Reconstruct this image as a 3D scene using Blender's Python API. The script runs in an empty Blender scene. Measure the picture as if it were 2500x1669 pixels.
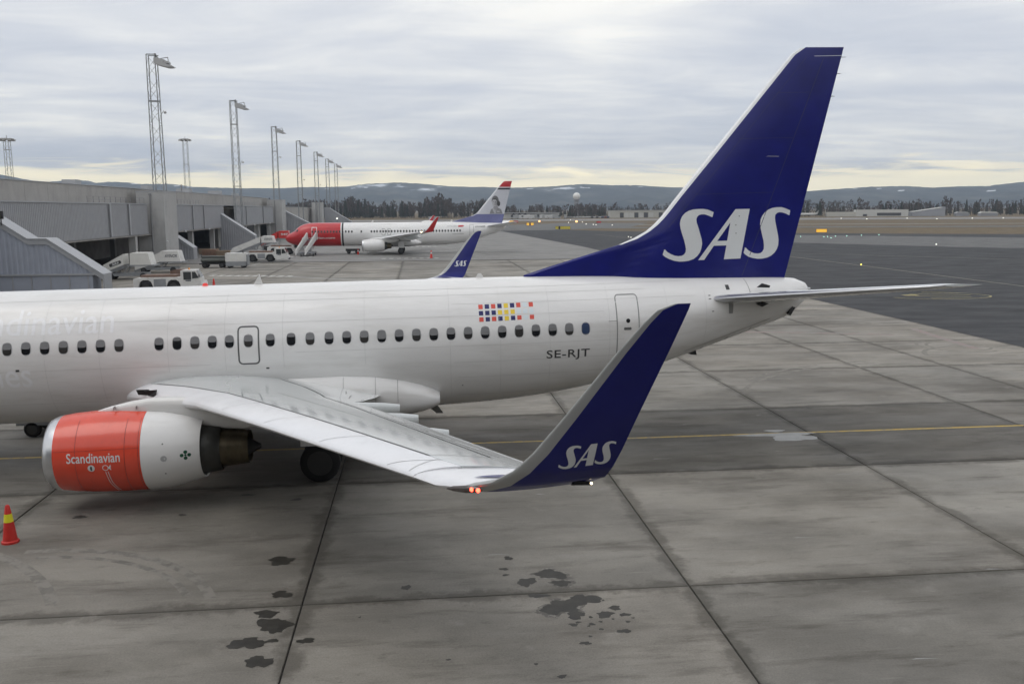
import bpy, bmesh, math, random
from mathutils import Vector, Matrix
from mathutils.bvhtree import BVHTree
rad = math.radians
SC = bpy.context.scene
COL = SC.collection
random.seed(7)

# ---------------------------------------------------------------- camera, sky, sun, exposure
F_PX, CAM, YAW, PITCH, ROLL = 2195.6, Vector((-4.944, -28.256, 7.564)), -0.10169, -0.14716, -0.00632
fwd = Vector((-math.sin(YAW) * math.cos(PITCH), math.cos(YAW) * math.cos(PITCH), math.sin(PITCH)))
rgt = Vector((math.cos(YAW), math.sin(YAW), 0))
upv = rgt.cross(fwd)
r2 = math.cos(ROLL) * rgt + math.sin(ROLL) * upv
u2 = -math.sin(ROLL) * rgt + math.cos(ROLL) * upv
cam_data = bpy.data.cameras.new('camera')
cam_data.sensor_fit = 'HORIZONTAL'
cam_data.sensor_width = 36.0
cam_data.lens = 36.0 * F_PX / 2500.0
cam_data.clip_start = 0.1
cam_data.clip_end = 40000
cam = bpy.data.objects.new('camera', cam_data)
COL.objects.link(cam)
cam.matrix_world = Matrix(((r2.x, u2.x, -fwd.x, CAM.x), (r2.y, u2.y, -fwd.y, CAM.y), (r2.z, u2.z, -fwd.z, CAM.z), (0, 0, 0, 1)))
SC.camera = cam

SUN_DIR = Vector((-0.42, -0.14, 0.89)).normalized()      # towards the sun
world = bpy.data.worlds.new('World')
SC.world = world
world.use_nodes = True
wt = world.node_tree
wt.nodes.clear()
def wn(t, **kw):
    n = wt.nodes.new(t)
    for k, v in kw.items():
        setattr(n, k, v)
    return n
def wmath(op, a, b=None, c=None, clamp=False):
    n = wn('ShaderNodeMath', operation=op, use_clamp=clamp)
    for i, v in enumerate((a, b, c)):
        if v is None:
            continue
        if isinstance(v, (int, float)):
            n.inputs[i].default_value = v
        else:
            wt.links.new(v, n.inputs[i])
    return n.outputs[0]
def wmix(f, a, b):
    n = wn('ShaderNodeMix', data_type='RGBA')
    for s, v in ((0, f), (6, a), (7, b)):
        if isinstance(v, (int, float)):
            n.inputs[s].default_value = v
        elif isinstance(v, tuple):
            n.inputs[s].default_value = v + (1,)
        else:
            wt.links.new(v, n.inputs[s])
    return n.outputs[2]
def wramp(f, stops):
    n = wn('ShaderNodeValToRGB')
    el = n.color_ramp.elements
    while len(el) < len(stops):
        el.new(0.5)
    for e, (p, c) in zip(el, stops):
        e.position = p
        e.color = (c if isinstance(c, tuple) else (c, c, c)) + (1,)
    wt.links.new(f, n.inputs[0])
    return n.outputs[0]
def wsmooth(x, a, b):
    n = wn('ShaderNodeMapRange', interpolation_type='SMOOTHSTEP')
    wt.links.new(x, n.inputs[0])
    n.inputs[1].default_value = a
    n.inputs[2].default_value = b
    return n.outputs[0]
sky = wn('ShaderNodeTexSky', sky_type='NISHITA', sun_disc=False)
sky.sun_elevation = math.asin(SUN_DIR.z)
sky.sun_rotation = math.atan2(SUN_DIR.x, SUN_DIR.y)
tc = wn('ShaderNodeTexCoord')
sep = wn('ShaderNodeSeparateXYZ')
wt.links.new(tc.outputs['Generated'], sep.inputs[0])
sx, sy, sz = sep.outputs
zc = wmath('MAXIMUM', sz, 0.0)
den = wmath('ADD', zc, 0.07)
cu, cv = wmath('DIVIDE', sx, den), wmath('DIVIDE', sy, den)
comb = wn('ShaderNodeCombineXYZ')
wt.links.new(cu, comb.inputs[0])
wt.links.new(cv, comb.inputs[1])
def wnoise(scale, loc, detail=6, rough=0.55, stretch=(1, 1, 1), rot=0.0, dist=0.0):
    mp = wn('ShaderNodeMapping')
    mp.inputs['Location'].default_value = loc
    mp.inputs['Scale'].default_value = stretch
    mp.inputs['Rotation'].default_value = (0, 0, rot)
    wt.links.new(comb.outputs[0], mp.inputs[0])
    n = wn('ShaderNodeTexNoise')
    n.inputs['Scale'].default_value = scale
    n.inputs['Detail'].default_value = detail
    n.inputs['Roughness'].default_value = rough
    n.inputs['Distortion'].default_value = dist
    wt.links.new(mp.outputs[0], n.inputs[0])
    return n.outputs[0]
n_big = wnoise(0.55, (-2.4, 3.3, 0), 3, 0.52, (0.7, 1.0, 1), 0.35, 0.6)
n_mid = wnoise(1.5, (7.7, 2.2, 0), 5, 0.6, (0.75, 1.0, 1), 0.35, 0.7)
n_fine = wnoise(5.0, (1.3, 9.2, 0), 3, 0.6, (0.5, 1.0, 1), 0.1)
nsum = wmath('ADD', wmath('MULTIPLY', n_big, 0.68), wmath('ADD', wmath('MULTIPLY', n_mid, 0.26), wmath('MULTIPLY', n_fine, 0.06)))
cloud = wramp(nsum, [(0.34, (0.61, 0.66, 0.76)), (0.45, (0.76, 0.79, 0.855)), (0.53, (0.93, 0.94, 0.955)), (0.62, (1.18, 1.16, 1.10))])
# thinner cloud, brighter overhead; a pale clear slot low over the horizon
lift = wsmooth(zc, 0.0, 0.9)
cloud = wmix(wmath('MULTIPLY', lift, 0.35), cloud, (1.0, 1.0, 0.99))
slot = wmath('SUBTRACT', 1.0, wsmooth(wmath('ADD', zc, wmath('MULTIPLY', wmath('SUBTRACT', n_mid, 0.5), 0.05)), 0.026, 0.050), clamp=True)
cloud = wmix(wmath('MULTIPLY', slot, 0.85), cloud, (2.7, 2.3, 1.35))
mulc = wn('ShaderNodeVectorMath', operation='SCALE')
wt.links.new(cloud, mulc.inputs[0])
mulc.inputs['Scale'].default_value = 10.0
mix = wmix(0.93, sky.outputs[0], mulc.outputs[0])
bg = wn('ShaderNodeBackground')
wt.links.new(mix, bg.inputs[0])
bg.inputs[1].default_value = 0.1
wo = wn('ShaderNodeOutputWorld')
wt.links.new(bg.outputs[0], wo.inputs[0])

sun_data = bpy.data.lights.new('sun', 'SUN')
sun_data.energy = 0.7
sun_data.angle = rad(35)
sun_data.color = (1.0, 0.96, 0.90)
sun = bpy.data.objects.new('sun', sun_data)
COL.objects.link(sun)
sun.rotation_euler = SUN_DIR.to_track_quat('Z', 'Y').to_euler()
SC.view_settings.view_transform = 'Standard'
SC.view_settings.look = 'None'
SC.view_settings.exposure = 0.0
SC.view_settings.gamma = 1.0
SC.cycles.max_bounces = 4
SC.cycles.diffuse_bounces = 2
SC.cycles.use_light_tree = False
SC.cycles.glossy_bounces = 3
SC.cycles.use_adaptive_sampling = True
SC.cycles.adaptive_threshold = 0.03
SC.cycles.use_denoising = True
SC.cycles.volume_bounces = 0

# ---------------------------------------------------------------- materials
MATS = {}
def mat(name, col, rough=0.5, metal=0.0, var=0.0, vscale=1.0, stretch=(1, 1, 1), bump=0.0, bscale=40.0, emit=0.0, coat=0.0,
        dirt=None, dscale=0.6, dlo=0.5, dhi=0.75, dstretch=(1, 1, 1), spec=0.5, spot=None):
    m = bpy.data.materials.new(name)
    m.use_nodes = True
    nt = m.node_tree
    b = nt.nodes['Principled BSDF']
    b.inputs['Base Color'].default_value = tuple(col) + (1,)
    b.inputs['Roughness'].default_value = rough
    b.inputs['Metallic'].default_value = metal
    b.inputs['Specular IOR Level'].default_value = spec
    b.inputs['Coat Weight'].default_value = coat
    b.inputs['Coat Roughness'].default_value = 0.12
    if emit:
        b.inputs['Emission Color'].default_value = tuple(col) + (1,)
        b.inputs['Emission Strength'].default_value = emit
        m.cycles.emission_sampling = 'NONE'      # tiny lamps: seen, but not worth sampling as lights
    MATS[name] = m
    if not (var or bump or dirt):
        return m
    geo = nt.nodes.new('ShaderNodeNewGeometry')
    def noise(scale, st, detail=6, rough_=0.6):
        mp = nt.nodes.new('ShaderNodeMapping')
        mp.inputs['Scale'].default_value = st
        nt.links.new(geo.outputs['Position'], mp.inputs[0])
        n = nt.nodes.new('ShaderNodeTexNoise')
        n.inputs['Scale'].default_value = scale
        n.inputs['Detail'].default_value = detail
        n.inputs['Roughness'].default_value = rough_
        nt.links.new(mp.outputs[0], n.inputs[0])
        return n.outputs[0]
    cur = None
    if var:
        n = noise(vscale, stretch)
        mr = nt.nodes.new('ShaderNodeMapRange')
        mr.inputs[1].default_value, mr.inputs[2].default_value = 0.3, 0.7
        mr.inputs[3].default_value, mr.inputs[4].default_value = 1 - var, 1 + var
        nt.links.new(n, mr.inputs[0])
        mx = nt.nodes.new('ShaderNodeVectorMath')
        mx.operation = 'SCALE'
        mx.inputs[0].default_value = col
        nt.links.new(mr.outputs[0], mx.inputs['Scale'])
        cur = mx.outputs[0]
    if dirt:
        n = noise(dscale, dstretch, 8, 0.65)
        mr = nt.nodes.new('ShaderNodeMapRange')
        mr.interpolation_type = 'SMOOTHSTEP'
        mr.inputs[1].default_value, mr.inputs[2].default_value = dlo, dhi
        mr.inputs[3].default_value, mr.inputs[4].default_value = 0, dirt[3] if len(dirt) > 3 else 1
        nt.links.new(n, mr.inputs[0])
        mx = nt.nodes.new('ShaderNodeMix')
        mx.data_type = 'RGBA'
        nt.links.new(mr.outputs[0], mx.inputs[0])
        if cur is not None:
            nt.links.new(cur, mx.inputs[6])
        else:
            mx.inputs[6].default_value = tuple(col) + (1,)
        mx.inputs[7].default_value = tuple(dirt[:3]) + (1,)
        cur = mx.outputs[2]
    if cur is not None:
        nt.links.new(cur, b.inputs['Base Color'])
    if bump:
        bp = nt.nodes.new('ShaderNodeBump')
        bp.inputs['Strength'].default_value = bump
        bp.inputs['Distance'].default_value = 0.02
        nt.links.new(noise(bscale, (1, 1, 1), 4), bp.inputs['Height'])
        nt.links.new(bp.outputs[0], b.inputs['Normal'])
    return m

# ---------------------------------------------------------------- object helpers
def tag(o, label=None, cat=None, group=None, kind=None):
    for k, v in (('label', label), ('category', cat), ('group', group), ('kind', kind)):
        if v:
            o[k] = v
    return o
def empty(name, label=None, cat=None, loc=(0, 0, 0), rz=0.0, group=None, kind=None, parent=None):
    o = bpy.data.objects.new(name, None)
    COL.objects.link(o)
    o.location = loc
    o.rotation_euler = (0, 0, rz)
    o.empty_display_size = 0.2
    o.parent = parent
    return tag(o, label, cat, group, kind)
class MB:
    def __init__(s):
        s.v, s.f, s.m = [], [], []
    def add(s, vs, fs, mi=0):
        b = len(s.v)
        s.v += [tuple(v) for v in vs]
        s.f += [tuple(i + b for i in f) for f in fs]
        s.m += [mi] * len(fs)
        return s
    def box(s, x0, x1, y0, y1, z0, z1, mi=0):
        return s.add([(x, y, z) for z in (z0, z1) for y in (y0, y1) for x in (x0, x1)],
                     [(0, 2, 3, 1), (4, 5, 7, 6), (0, 1, 5, 4), (2, 6, 7, 3), (0, 4, 6, 2), (1, 3, 7, 5)], mi)
    def bar(s, p, q, w, h=None, mi=0):
        p, q = Vector(p), Vector(q)
        h = h or w
        d = (q - p).normalized()
        a = d.cross(Vector((0, 0, 1)))
        if a.length < 1e-4:
            a = Vector((1, 0, 0))
        a.normalize()
        b = a.cross(d)
        vs = [c + a * (sa * w / 2) + b * (sb * h / 2) for c in (p, q) for sa, sb in ((-1, -1), (1, -1), (1, 1), (-1, 1))]
        return s.add(vs, [(3, 2, 1, 0), (4, 5, 6, 7), (0, 1, 5, 4), (1, 2, 6, 5), (2, 3, 7, 6), (3, 0, 4, 7)], mi)
    def cyl(s, p, q, r0, r1=None, n=12, cap=True, mi=0):
        p, q = Vector(p), Vector(q)
        r1 = r0 if r1 is None else r1
        d = (q - p).normalized()
        a = d.orthogonal().normalized()
        b = d.cross(a)
        vs = []
        for c, r in ((p, r0), (q, r1)):
            for i in range(n):
                t = 2 * math.pi * i / n
                vs.append(c + a * (math.cos(t) * r) + b * (math.sin(t) * r))
        fs = [(i, (i + 1) % n, n + (i + 1) % n, n + i) for i in range(n)]
        if cap:
            fs += [tuple(range(n))[::-1], tuple(range(n, 2 * n))]
        return s.add(vs, fs, mi)
    def prism(s, poly, off, mi=0):
        off = Vector(off)
        poly = [Vector(p) for p in poly]
        n = len(poly)
        return s.add(poly + [p + off for p in poly], [tuple(range(n))[::-1], tuple(range(n, 2 * n))] + [(i, (i + 1) % n, n + (i + 1) % n, n + i) for i in range(n)], mi)
    def loft(s, rings, cap0=True, cap1=True, closed=True, mi=0):
        n = len(rings[0])
        vs = [v for r in rings for v in r]
        fs = []
        for k in range(len(rings) - 1):
            for i in range(n if closed else n - 1):
                j = (i + 1) % n
                fs.append((k * n + i, k * n + j, (k + 1) * n + j, (k + 1) * n + i))
        if cap0:
            fs.append(tuple(range(n))[::-1])
        if cap1:
            fs.append(tuple(range((len(rings) - 1) * n, len(rings) * n)))
        return s.add(vs, fs, mi)
    def sphere(s, c, r, n=10, m=6, mi=0, sz=1.0):
        c = Vector(c)
        rings = []
        for k in range(1, m):
            t = math.pi * k / m
            rings.append([c + Vector((r * math.sin(t) * math.cos(2 * math.pi * i / n), r * math.sin(t) * math.sin(2 * math.pi * i / n), r * sz * math.cos(t))) for i in range(n)])
        return s.loft(rings, True, True, True, mi)
    def mesh(s, name, mats, smooth=None, fix=True):
        me = bpy.data.meshes.new(name)
        me.from_pydata(s.v, [], s.f)
        mats = mats if isinstance(mats, (list, tuple)) else [mats]
        for m in mats:
            me.materials.append(m)
        if len(mats) > 1:
            me.polygons.foreach_set('material_index', s.m)
        if fix:
            bm = bmesh.new()
            bm.from_mesh(me)
            bmesh.ops.recalc_face_normals(bm, faces=bm.faces)
            bm.to_mesh(me)
            bm.free()
        if smooth is not None:
            me.shade_smooth()
            me.set_sharp_from_angle(angle=rad(smooth))
        return me
    def build(s, name, mats, parent=None, smooth=None, label=None, cat=None, group=None, kind=None, loc=None, fix=True):
        o = bpy.data.objects.new(name, s.mesh(name, mats, smooth, fix))
        COL.objects.link(o)
        o.parent = parent
        if loc:
            o.location = loc
        return tag(o, label, cat, group, kind)
def copy_tree(o, parent=None):
    c = o.copy()
    COL.objects.link(c)
    c.parent = parent
    for ch in list(o.children):
        copy_tree(ch, c)
    return c
def lerp(t, a, b):
    return a + (b - a) * t
def interp(tab, x, k):
    """monotone-ish smooth interpolation of column k in a table sorted on column 0"""
    if x <= tab[0][0]:
        return tab[0][k]
    if x >= tab[-1][0]:
        return tab[-1][k]
    for i in range(len(tab) - 1):
        if tab[i][0] <= x <= tab[i + 1][0]:
            break
    def slope(j):
        if j <= 0 or j >= len(tab) - 1:
            j2, j1 = min(j + 1, len(tab) - 1), max(j - 1, 0)
            return (tab[j2][k] - tab[j1][k]) / (tab[j2][0] - tab[j1][0])
        d0 = (tab[j][k] - tab[j - 1][k]) / (tab[j][0] - tab[j - 1][0])
        d1 = (tab[j + 1][k] - tab[j][k]) / (tab[j + 1][0] - tab[j][0])
        return 0.0 if d0 * d1 <= 0 else 2 * d0 * d1 / (d0 + d1)
    h = tab[i + 1][0] - tab[i][0]
    t = (x - tab[i][0]) / h
    a, b, m0, m1 = tab[i][k], tab[i + 1][k], slope(i) * h, slope(i + 1) * h
    return (2 * t ** 3 - 3 * t ** 2 + 1) * a + (t ** 3 - 2 * t ** 2 + t) * m0 + (-2 * t ** 3 + 3 * t ** 2) * b + (t ** 3 - t ** 2) * m1
def lin(tab, x, k):
    if x <= tab[0][0]:
        return tab[0][k]
    for a, b in zip(tab, tab[1:]):
        if x <= b[0]:
            return lerp((x - a[0]) / (b[0] - a[0]), a[k], b[k])
    return tab[-1][k]

# ---------------------------------------------------------------- flat shapes: lettering and emblems as 2-D meshes
def curve2d(make):
    o = make()
    COL.objects.link(o)
    dg = bpy.context.evaluated_depsgraph_get()
    me = bpy.data.meshes.new_from_object(o.evaluated_get(dg))
    vs = [(v.co.x, v.co.y) for v in me.vertices]
    fs = [tuple(p.vertices) for p in me.polygons]
    bpy.data.objects.remove(o)
    bpy.data.meshes.remove(me)
    return vs, fs
def text2d(s, size=1.0, bold=0.0, shear=0.0, space=1.0):
    def make():
        c = bpy.data.curves.new('t', 'FONT')
        c.body = s
        c.size = size
        c.offset = bold
        c.shear = shear
        c.space_character = space
        c.resolution_u = 3
        c.fill_mode = 'BOTH'
        return bpy.data.objects.new('t', c)
    return curve2d(make)
def loops2d(loops):
    def make():
        c = bpy.data.curves.new('l', 'CURVE')
        c.dimensions = '2D'
        c.fill_mode = 'BOTH'
        for L in loops:
            sp = c.splines.new('POLY')
            sp.points.add(len(L) - 1)
            for p, (x, y) in zip(sp.points, L):
                p.co = (x, y, 0, 1)
            sp.use_cyclic_u = True
        return bpy.data.objects.new('l', c)
    return curve2d(make)
def fit2d(sh, x0, x1, z0, z1=None, keep=False):
    vs, fs = sh
    a, b = min(v[0] for v in vs), max(v[0] for v in vs)
    c, d = min(v[1] for v in vs), max(v[1] for v in vs)
    kx = (x1 - x0) / (b - a)
    kz = kx if z1 is None else (z1 - z0) / (d - c)
    return [(x0 + (v[0] - a) * kx, z0 + (v[1] - c) * kz) for v in vs], fs
def rrect(x0, x1, z0, z1, r, n=3):
    out = []
    for cx, cz, a0 in ((x1 - r, z1 - r, 0), (x0 + r, z1 - r, 90), (x0 + r, z0 + r, 180), (x1 - r, z0 + r, 270)):
        for i in range(n + 1):
            a = rad(a0 + 90 * i / n)
            out.append((cx + r * math.cos(a), cz + r * math.sin(a)))
    return out
def ell(cx, cz, rx, rz, n=16):
    return [(cx + rx * math.cos(2 * math.pi * i / n), cz + rz * math.sin(2 * math.pi * i / n)) for i in range(n)]
def poly(L):
    return list(L), [tuple(range(len(L)))]
def decal(name, sh, put, m, parent, cuts=None, label=None):
    """lay a flat 2-D mesh on a surface: put((u, v)) gives the point in space"""
    vs, fs = sh
    bm = bmesh.new()
    bv = [bm.verts.new((x, y, 0)) for x, y in vs]
    for f in fs:
        try:
            bm.faces.new([bv[i] for i in f])
        except ValueError:
            pass
    if cuts:
        xs, zs = [v[0] for v in vs], [v[1] for v in vs]
        for ax, lo, hi in ((0, min(xs), max(xs)), (1, min(zs), max(zs))):
            n = int((hi - lo) / cuts[ax])
            for i in range(1, n + 1):
                t = lo + (hi - lo) * i / (n + 1)
                bmesh.ops.bisect_plane(bm, geom=bm.verts[:] + bm.edges[:] + bm.faces[:], plane_co=(t, t, 0), plane_no=(1, 0, 0) if ax == 0 else (0, 1, 0))
    for v in bm.verts:
        v.co = put((v.co.x, v.co.y))
    me = bpy.data.meshes.new(name)
    bm.to_mesh(me)
    bm.free()
    me.materials.append(m)
    o = bpy.data.objects.new(name, me)
    COL.objects.link(o)
    o.parent = parent
    if label:
        o['label'] = label
    return o
def caster(mb_list, side=-1, off=0.004):
    """returns put(u, v): shoots along y onto the given shells from the port (-1) or starboard (+1) side"""
    vs, fs = [], []
    for mb in mb_list:
        b = len(vs)
        vs += mb.v
        fs += [tuple(i + b for i in f) for f in mb.f]
    bvh = BVHTree.FromPolygons([Vector(v) for v in vs], fs)
    def put(p, o=off):
        h = bvh.ray_cast(Vector((p[0], side * 60, p[1])), Vector((0, -side, 0)))
        if h[0] is None:
            h = bvh.find_nearest(Vector((p[0], side * 5, p[1])))
        n = h[1] if h[1].y * side > 0 else -h[1]
        return h[0] + n * o
    return put
# ---------------------------------------------------------------- shared materials
W_PAINT = mat('white aircraft paint', (0.80, 0.79, 0.775), 0.27, var=0.05, vscale=1.2, stretch=(0.35, 1, 2.2), coat=0.4, dirt=(0.46, 0.43, 0.38, 0.40), dscale=1.1, dlo=0.47, dhi=0.78, dstretch=(0.22, 1, 1.6), bump=0.06, bscale=1.6)
G_PAINT = mat('pale grey wing paint', (0.64, 0.665, 0.665), 0.09, var=0.04, vscale=1.2, coat=0.6, dirt=(0.42, 0.42, 0.40, 0.3), dscale=1.5, dlo=0.55, dhi=0.8, dstretch=(0.5, 1.2, 1))
LE_PAINT = mat('white leading edge paint', (0.84, 0.84, 0.86), 0.25, var=0.04, vscale=1.5, coat=0.3, dirt=(0.55, 0.55, 0.54, 0.35), dscale=2.0, dlo=0.55, dhi=0.8, dstretch=(1.2, .5, 1))
BLUE = mat('deep blue paint', (0.010, 0.013, 0.15), 0.28, var=0.16, vscale=1.0, stretch=(1, 1, 1.4), coat=0.15, spec=.35)
SILVER = mat('bare aluminium', (0.62, 0.63, 0.65), 0.28, metal=0.9, var=0.06, vscale=2.0)
WL_EDGE = mat('satin grey winglet edge', (0.40, 0.405, 0.40), 0.4, metal=0.35, var=.05, vscale=2.0)
SEAM = mat('panel joint', (0.30, 0.30, 0.29), 0.7)
SKINSEAM = mat('skin lap joint', (0.50, 0.495, 0.48), 0.6)
DARKSEAM = mat('dark sealant joint', (0.10, 0.10, 0.10), 0.7)
GLASS = mat('cabin glass', (0.012, 0.013, 0.015), 0.12, coat=0.4)
GLASS2 = mat('paler cabin glass', (0.045, 0.042, 0.040), 0.15, coat=0.4)  # plain pane colour, a little paler than the other glass
SHADE = mat('cabin window shade', (0.20, 0.20, 0.205), 0.5)
SHADE_B = mat('blue window blank', (0.035, 0.06, 0.13), 0.3)
WFRAME = mat('window surround', (0.42, 0.42, 0.42), 0.4)
LETTER_W = mat('white lettering', (0.72, 0.73, 0.73), 0.35)
LETTER_G = mat('grey lettering', (0.055, 0.055, 0.055), 0.5)
OUTLINE = mat('grey door outline', (0.11, 0.11, 0.11), 0.5)
OUTLINE_L = mat('light grey door outline', (0.28, 0.28, 0.275), 0.5)
LETTER_S = mat('silver titles', (0.86, 0.86, 0.87), 0.25, coat=0.3)
ORANGE = mat('orange red nacelle paint', (0.74, 0.075, 0.038), 0.26, var=0.06, vscale=2.0, coat=0.45, dirt=(0.30, 0.03, 0.02, 0.35), dscale=2.5, dlo=0.55, dhi=0.8)
N_RED = mat('crimson paint', (0.50, 0.020, 0.026), 0.3, var=0.05, vscale=1.0, coat=0.4)
N_BLUE = mat('fading blue violet paint', (0.155, 0.165, 0.33), 0.3, var=0.05, vscale=2.0)
N_SILVER = mat('pale silver fin paint', (0.56, 0.57, 0.61), 0.35, var=0.04, vscale=1.0)
N_BLACK = mat('navy black stripe', (0.012, 0.014, 0.022), 0.35)
HOT = mat('heat stained steel', (0.115, 0.095, 0.062), 0.38, metal=0.85, var=0.3, vscale=3.0, stretch=(2, 1, 1))
DARKM = mat('dark metal', (0.035, 0.035, 0.037), 0.5, metal=0.4)
CORE = mat('core cowl metal', (0.075, 0.075, 0.07), 0.42, metal=0.7, var=0.2, vscale=3.0)
RUBBER = mat('tyre rubber', (0.014, 0.014, 0.015), 0.85)
RIM = mat('wheel rim', (0.06, 0.06, 0.06), 0.45, metal=0.5)
STEEL = mat('steel strut', (0.45, 0.46, 0.47), 0.35, metal=0.7)
F_RED = mat('flag red', (0.70, 0.085, 0.055), 0.4)
F_BLUE = mat('flag blue', (0.015, 0.017, 0.12), 0.4)
F_YEL = mat('flag yellow', (0.85, 0.62, 0.05), 0.4)
F_WHITE = mat('flag white', (0.70, 0.76, 0.79), 0.4)
GREEN = mat('dark green emblem', (0.010, 0.09, 0.045), 0.4)
LENS = mat('tinted lamp glass', (0.10, 0.085, 0.08), 0.12, coat=.5)
LAMP_R = mat('red navigation lamp', (1.0, 0.06, 0.03), 0.3, emit=9.0)
LAMP_W = mat('warm position lamp', (1.0, 0.80, 0.45), 0.3, emit=7.0)
BEACON = mat('red beacon lens', (0.75, 0.05, 0.04), 0.3, emit=0.25)
HAIR1, HAIR2, SKIN1, SKIN2, COAT = (mat('fin print grey %s' % n, (c, c, c * 1.04), 0.5) for n, c in (('dark', 0.07), ('mid', 0.15), ('pale', 0.46), ('soft', 0.30), ('cloth', 0.24)))

SAS_S1 = [(4.38,7.34),(4.34,7.18),(4.23,7.23),(4.08,7.28),(3.98,7.28),(3.90,7.26),(3.84,7.20),(3.82,7.13),(3.83,7.03),(3.89,6.86),(3.95,6.66),(4.00,6.50),(4.02,6.36),(4.00,6.22),(3.96,6.09),(3.87,5.97),(3.75,5.88),(3.60,5.83),(3.44,5.81),(3.28,5.81),(3.11,5.84),(2.95,5.90),(2.82,5.97),(2.74,6.04),(2.76,6.10),(2.79,6.20),(2.82,6.20),(2.89,6.12),(3.01,6.05),(3.13,6.00),(3.25,5.98),(3.35,5.99),(3.43,6.03),(3.48,6.10),(3.49,6.20),(3.47,6.32),(3.43,6.48),(3.36,6.68),(3.31,6.86),(3.29,7.00),(3.31,7.11),(3.36,7.23),(3.45,7.33),(3.57,7.40),(3.71,7.44),(3.87,7.45),(4.04,7.45),(4.20,7.42)]
SAS_A = [(5.10,7.42),(5.58,7.42),(5.32,5.85),(4.76,5.84),(4.83,6.28),(4.41,6.28),(4.10,5.84),(3.90,5.84)]
SAS_AH = [(4.94,7.00),(4.85,6.43),(4.52,6.43)]
SAS_S2 = [(6.97,7.34),(6.95,7.18),(6.83,7.24),(6.70,7.28),(6.60,7.29),(6.52,7.27),(6.46,7.21),(6.45,7.12),(6.47,7.00),(6.52,6.80),(6.58,6.58),(6.61,6.42),(6.61,6.26),(6.57,6.12),(6.49,6.00),(6.38,5.91),(6.24,5.85),(6.07,5.82),(5.90,5.82),(5.74,5.85),(5.59,5.90),(5.48,5.97),(5.42,6.03),(5.44,6.10),(5.46,6.20),(5.50,6.18),(5.58,6.10),(5.69,6.04),(5.79,6.00),(5.90,5.99),(6.00,6.00),(6.07,6.05),(6.11,6.13),(6.11,6.25),(6.09,6.39),(6.03,6.59),(5.98,6.77),(5.95,6.93),(5.96,7.07),(6.01,7.19),(6.10,7.30),(6.21,7.38),(6.34,7.43),(6.49,7.45),(6.66,7.45),(6.80,7.41)]
TILT = 0.0155
SH_SAS = [loops2d([[(x + TILT * (z - 4), z) for x, z in L_] for L_ in Q_]) for Q_ in ([SAS_S1], [SAS_A, SAS_AH], [SAS_S2])]
SH_REG = text2d('SE-RJT', bold=0.012, space=1.08)
SH_ENG = text2d('Scandinavian', bold=0.010)
SH_T1 = text2d('Scandinavian', bold=0.004)
SH_T2 = text2d('Airlines', bold=0.004)
SH_NREG = text2d('LN-NGS', bold=0.02, space=1.1)
SH_NCOM = text2d('norwegian.com', bold=0.02)
SH_NSM = text2d('norwegian', bold=0.01)
SH_AVI = text2d('AVINOR', bold=0.02, shear=0.15)
SH_SASBOX = text2d('sas', bold=0.015, shear=0.2)
SH_NUM = text2d('547', bold=0.03)

# ---------------------------------------------------------------- the airliner (body frame: x aft, y to starboard, z up; last cabin window at x = 0)
FUS = [(-24.5, 2.84, 2.70, 0.06), (-24.3, 3.25, 2.35, 0.48), (-23.8, 3.62, 2.02, 0.88), (-23.0, 4.08, 1.75, 1.28), (-22.3, 4.72, 1.61, 1.53), (-21.5, 5.16, 1.53, 1.72), (-20.5, 5.40, 1.49, 1.83), (-19.0, 5.47, 1.47, 1.88), (-5.0, 5.47, 1.47, 1.88), (-3.1, 5.47, 1.53, 1.875), (-1.7, 5.46, 1.64, 1.84), (-0.3, 5.44, 1.82, 1.77), (1.14, 5.40, 2.10, 1.65), (2.15, 5.35, 2.37, 1.53), (3.3, 5.31, 2.72, 1.36), (4.6, 5.27, 3.14, 1.12), (6.07, 5.22, 3.62, 0.80), (6.94, 5.18, 3.92, 0.60), (7.30, 5.14, 4.18, 0.50), (7.52, 5.04, 4.38, 0.38), (7.64, 4.90, 4.55, 0.20)]
WING = [(1.2, -13.9, -6.2, 2.40, 0.13), (1.9, -13.2, -6.2, 2.46, 0.13), (3.5, -12.1, -6.3, 2.66, 0.125), (5.2, -10.95, -6.5, 2.88, 0.12), (5.9, -10.53, -6.62, 2.99, 0.12), (11.0, -7.91, -5.0, 3.53, 0.11), (16.5, -5.09, -3.25, 4.09, 0.10)]
FINLE = [(5.0, -1.9), (5.53, -1.66), (5.95, -0.15), (6.38, 1.36), (6.55, 1.80), (6.81, 2.29), (7.05, 2.56), (7.27, 2.76), (7.86, 3.22), (8.86, 4.04), (12.24, 6.86), (12.33, 6.98), (12.40, 7.16)]
FINLE = [(z, x + TILT * (z - 4)) for z, x in FINLE]
WLET = [(16.5, 4.09, -5.09, -3.25, .10), (17.0, 4.12, -4.80, -2.98, .095), (17.3, 4.16, -4.45, -2.80, .09), (17.48, 4.26, -4.12, -2.68, .085), (17.58, 4.42, -3.86, -2.60, .085), (17.64, 4.65, -3.62, -2.50, .085), (17.72, 5.10, -3.25, -2.32, .085), (17.84, 5.90, -2.62, -1.98, .085), (17.90, 6.25, -2.32, -1.84, .085), (17.92, 6.40, -2.16, -1.78, .07), (17.93, 6.47, -1.95, -1.76, .04)]
WLET = [(y_, z_, l_ + TILT * (z_ - 4), t_ + TILT * (z_ - 4), c_) for y_, z_, l_, t_, c_ in WLET]
def foil(c):
    return 5 * (0.2969 * math.sqrt(max(c, 0)) - 0.126 * c - 0.3516 * c * c + 0.2843 * c ** 3 - 0.1036 * c ** 4)
def fsec(x):
    return interp(FUS, x, 1), interp(FUS, x, 2), interp(FUS, x, 3)
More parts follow.
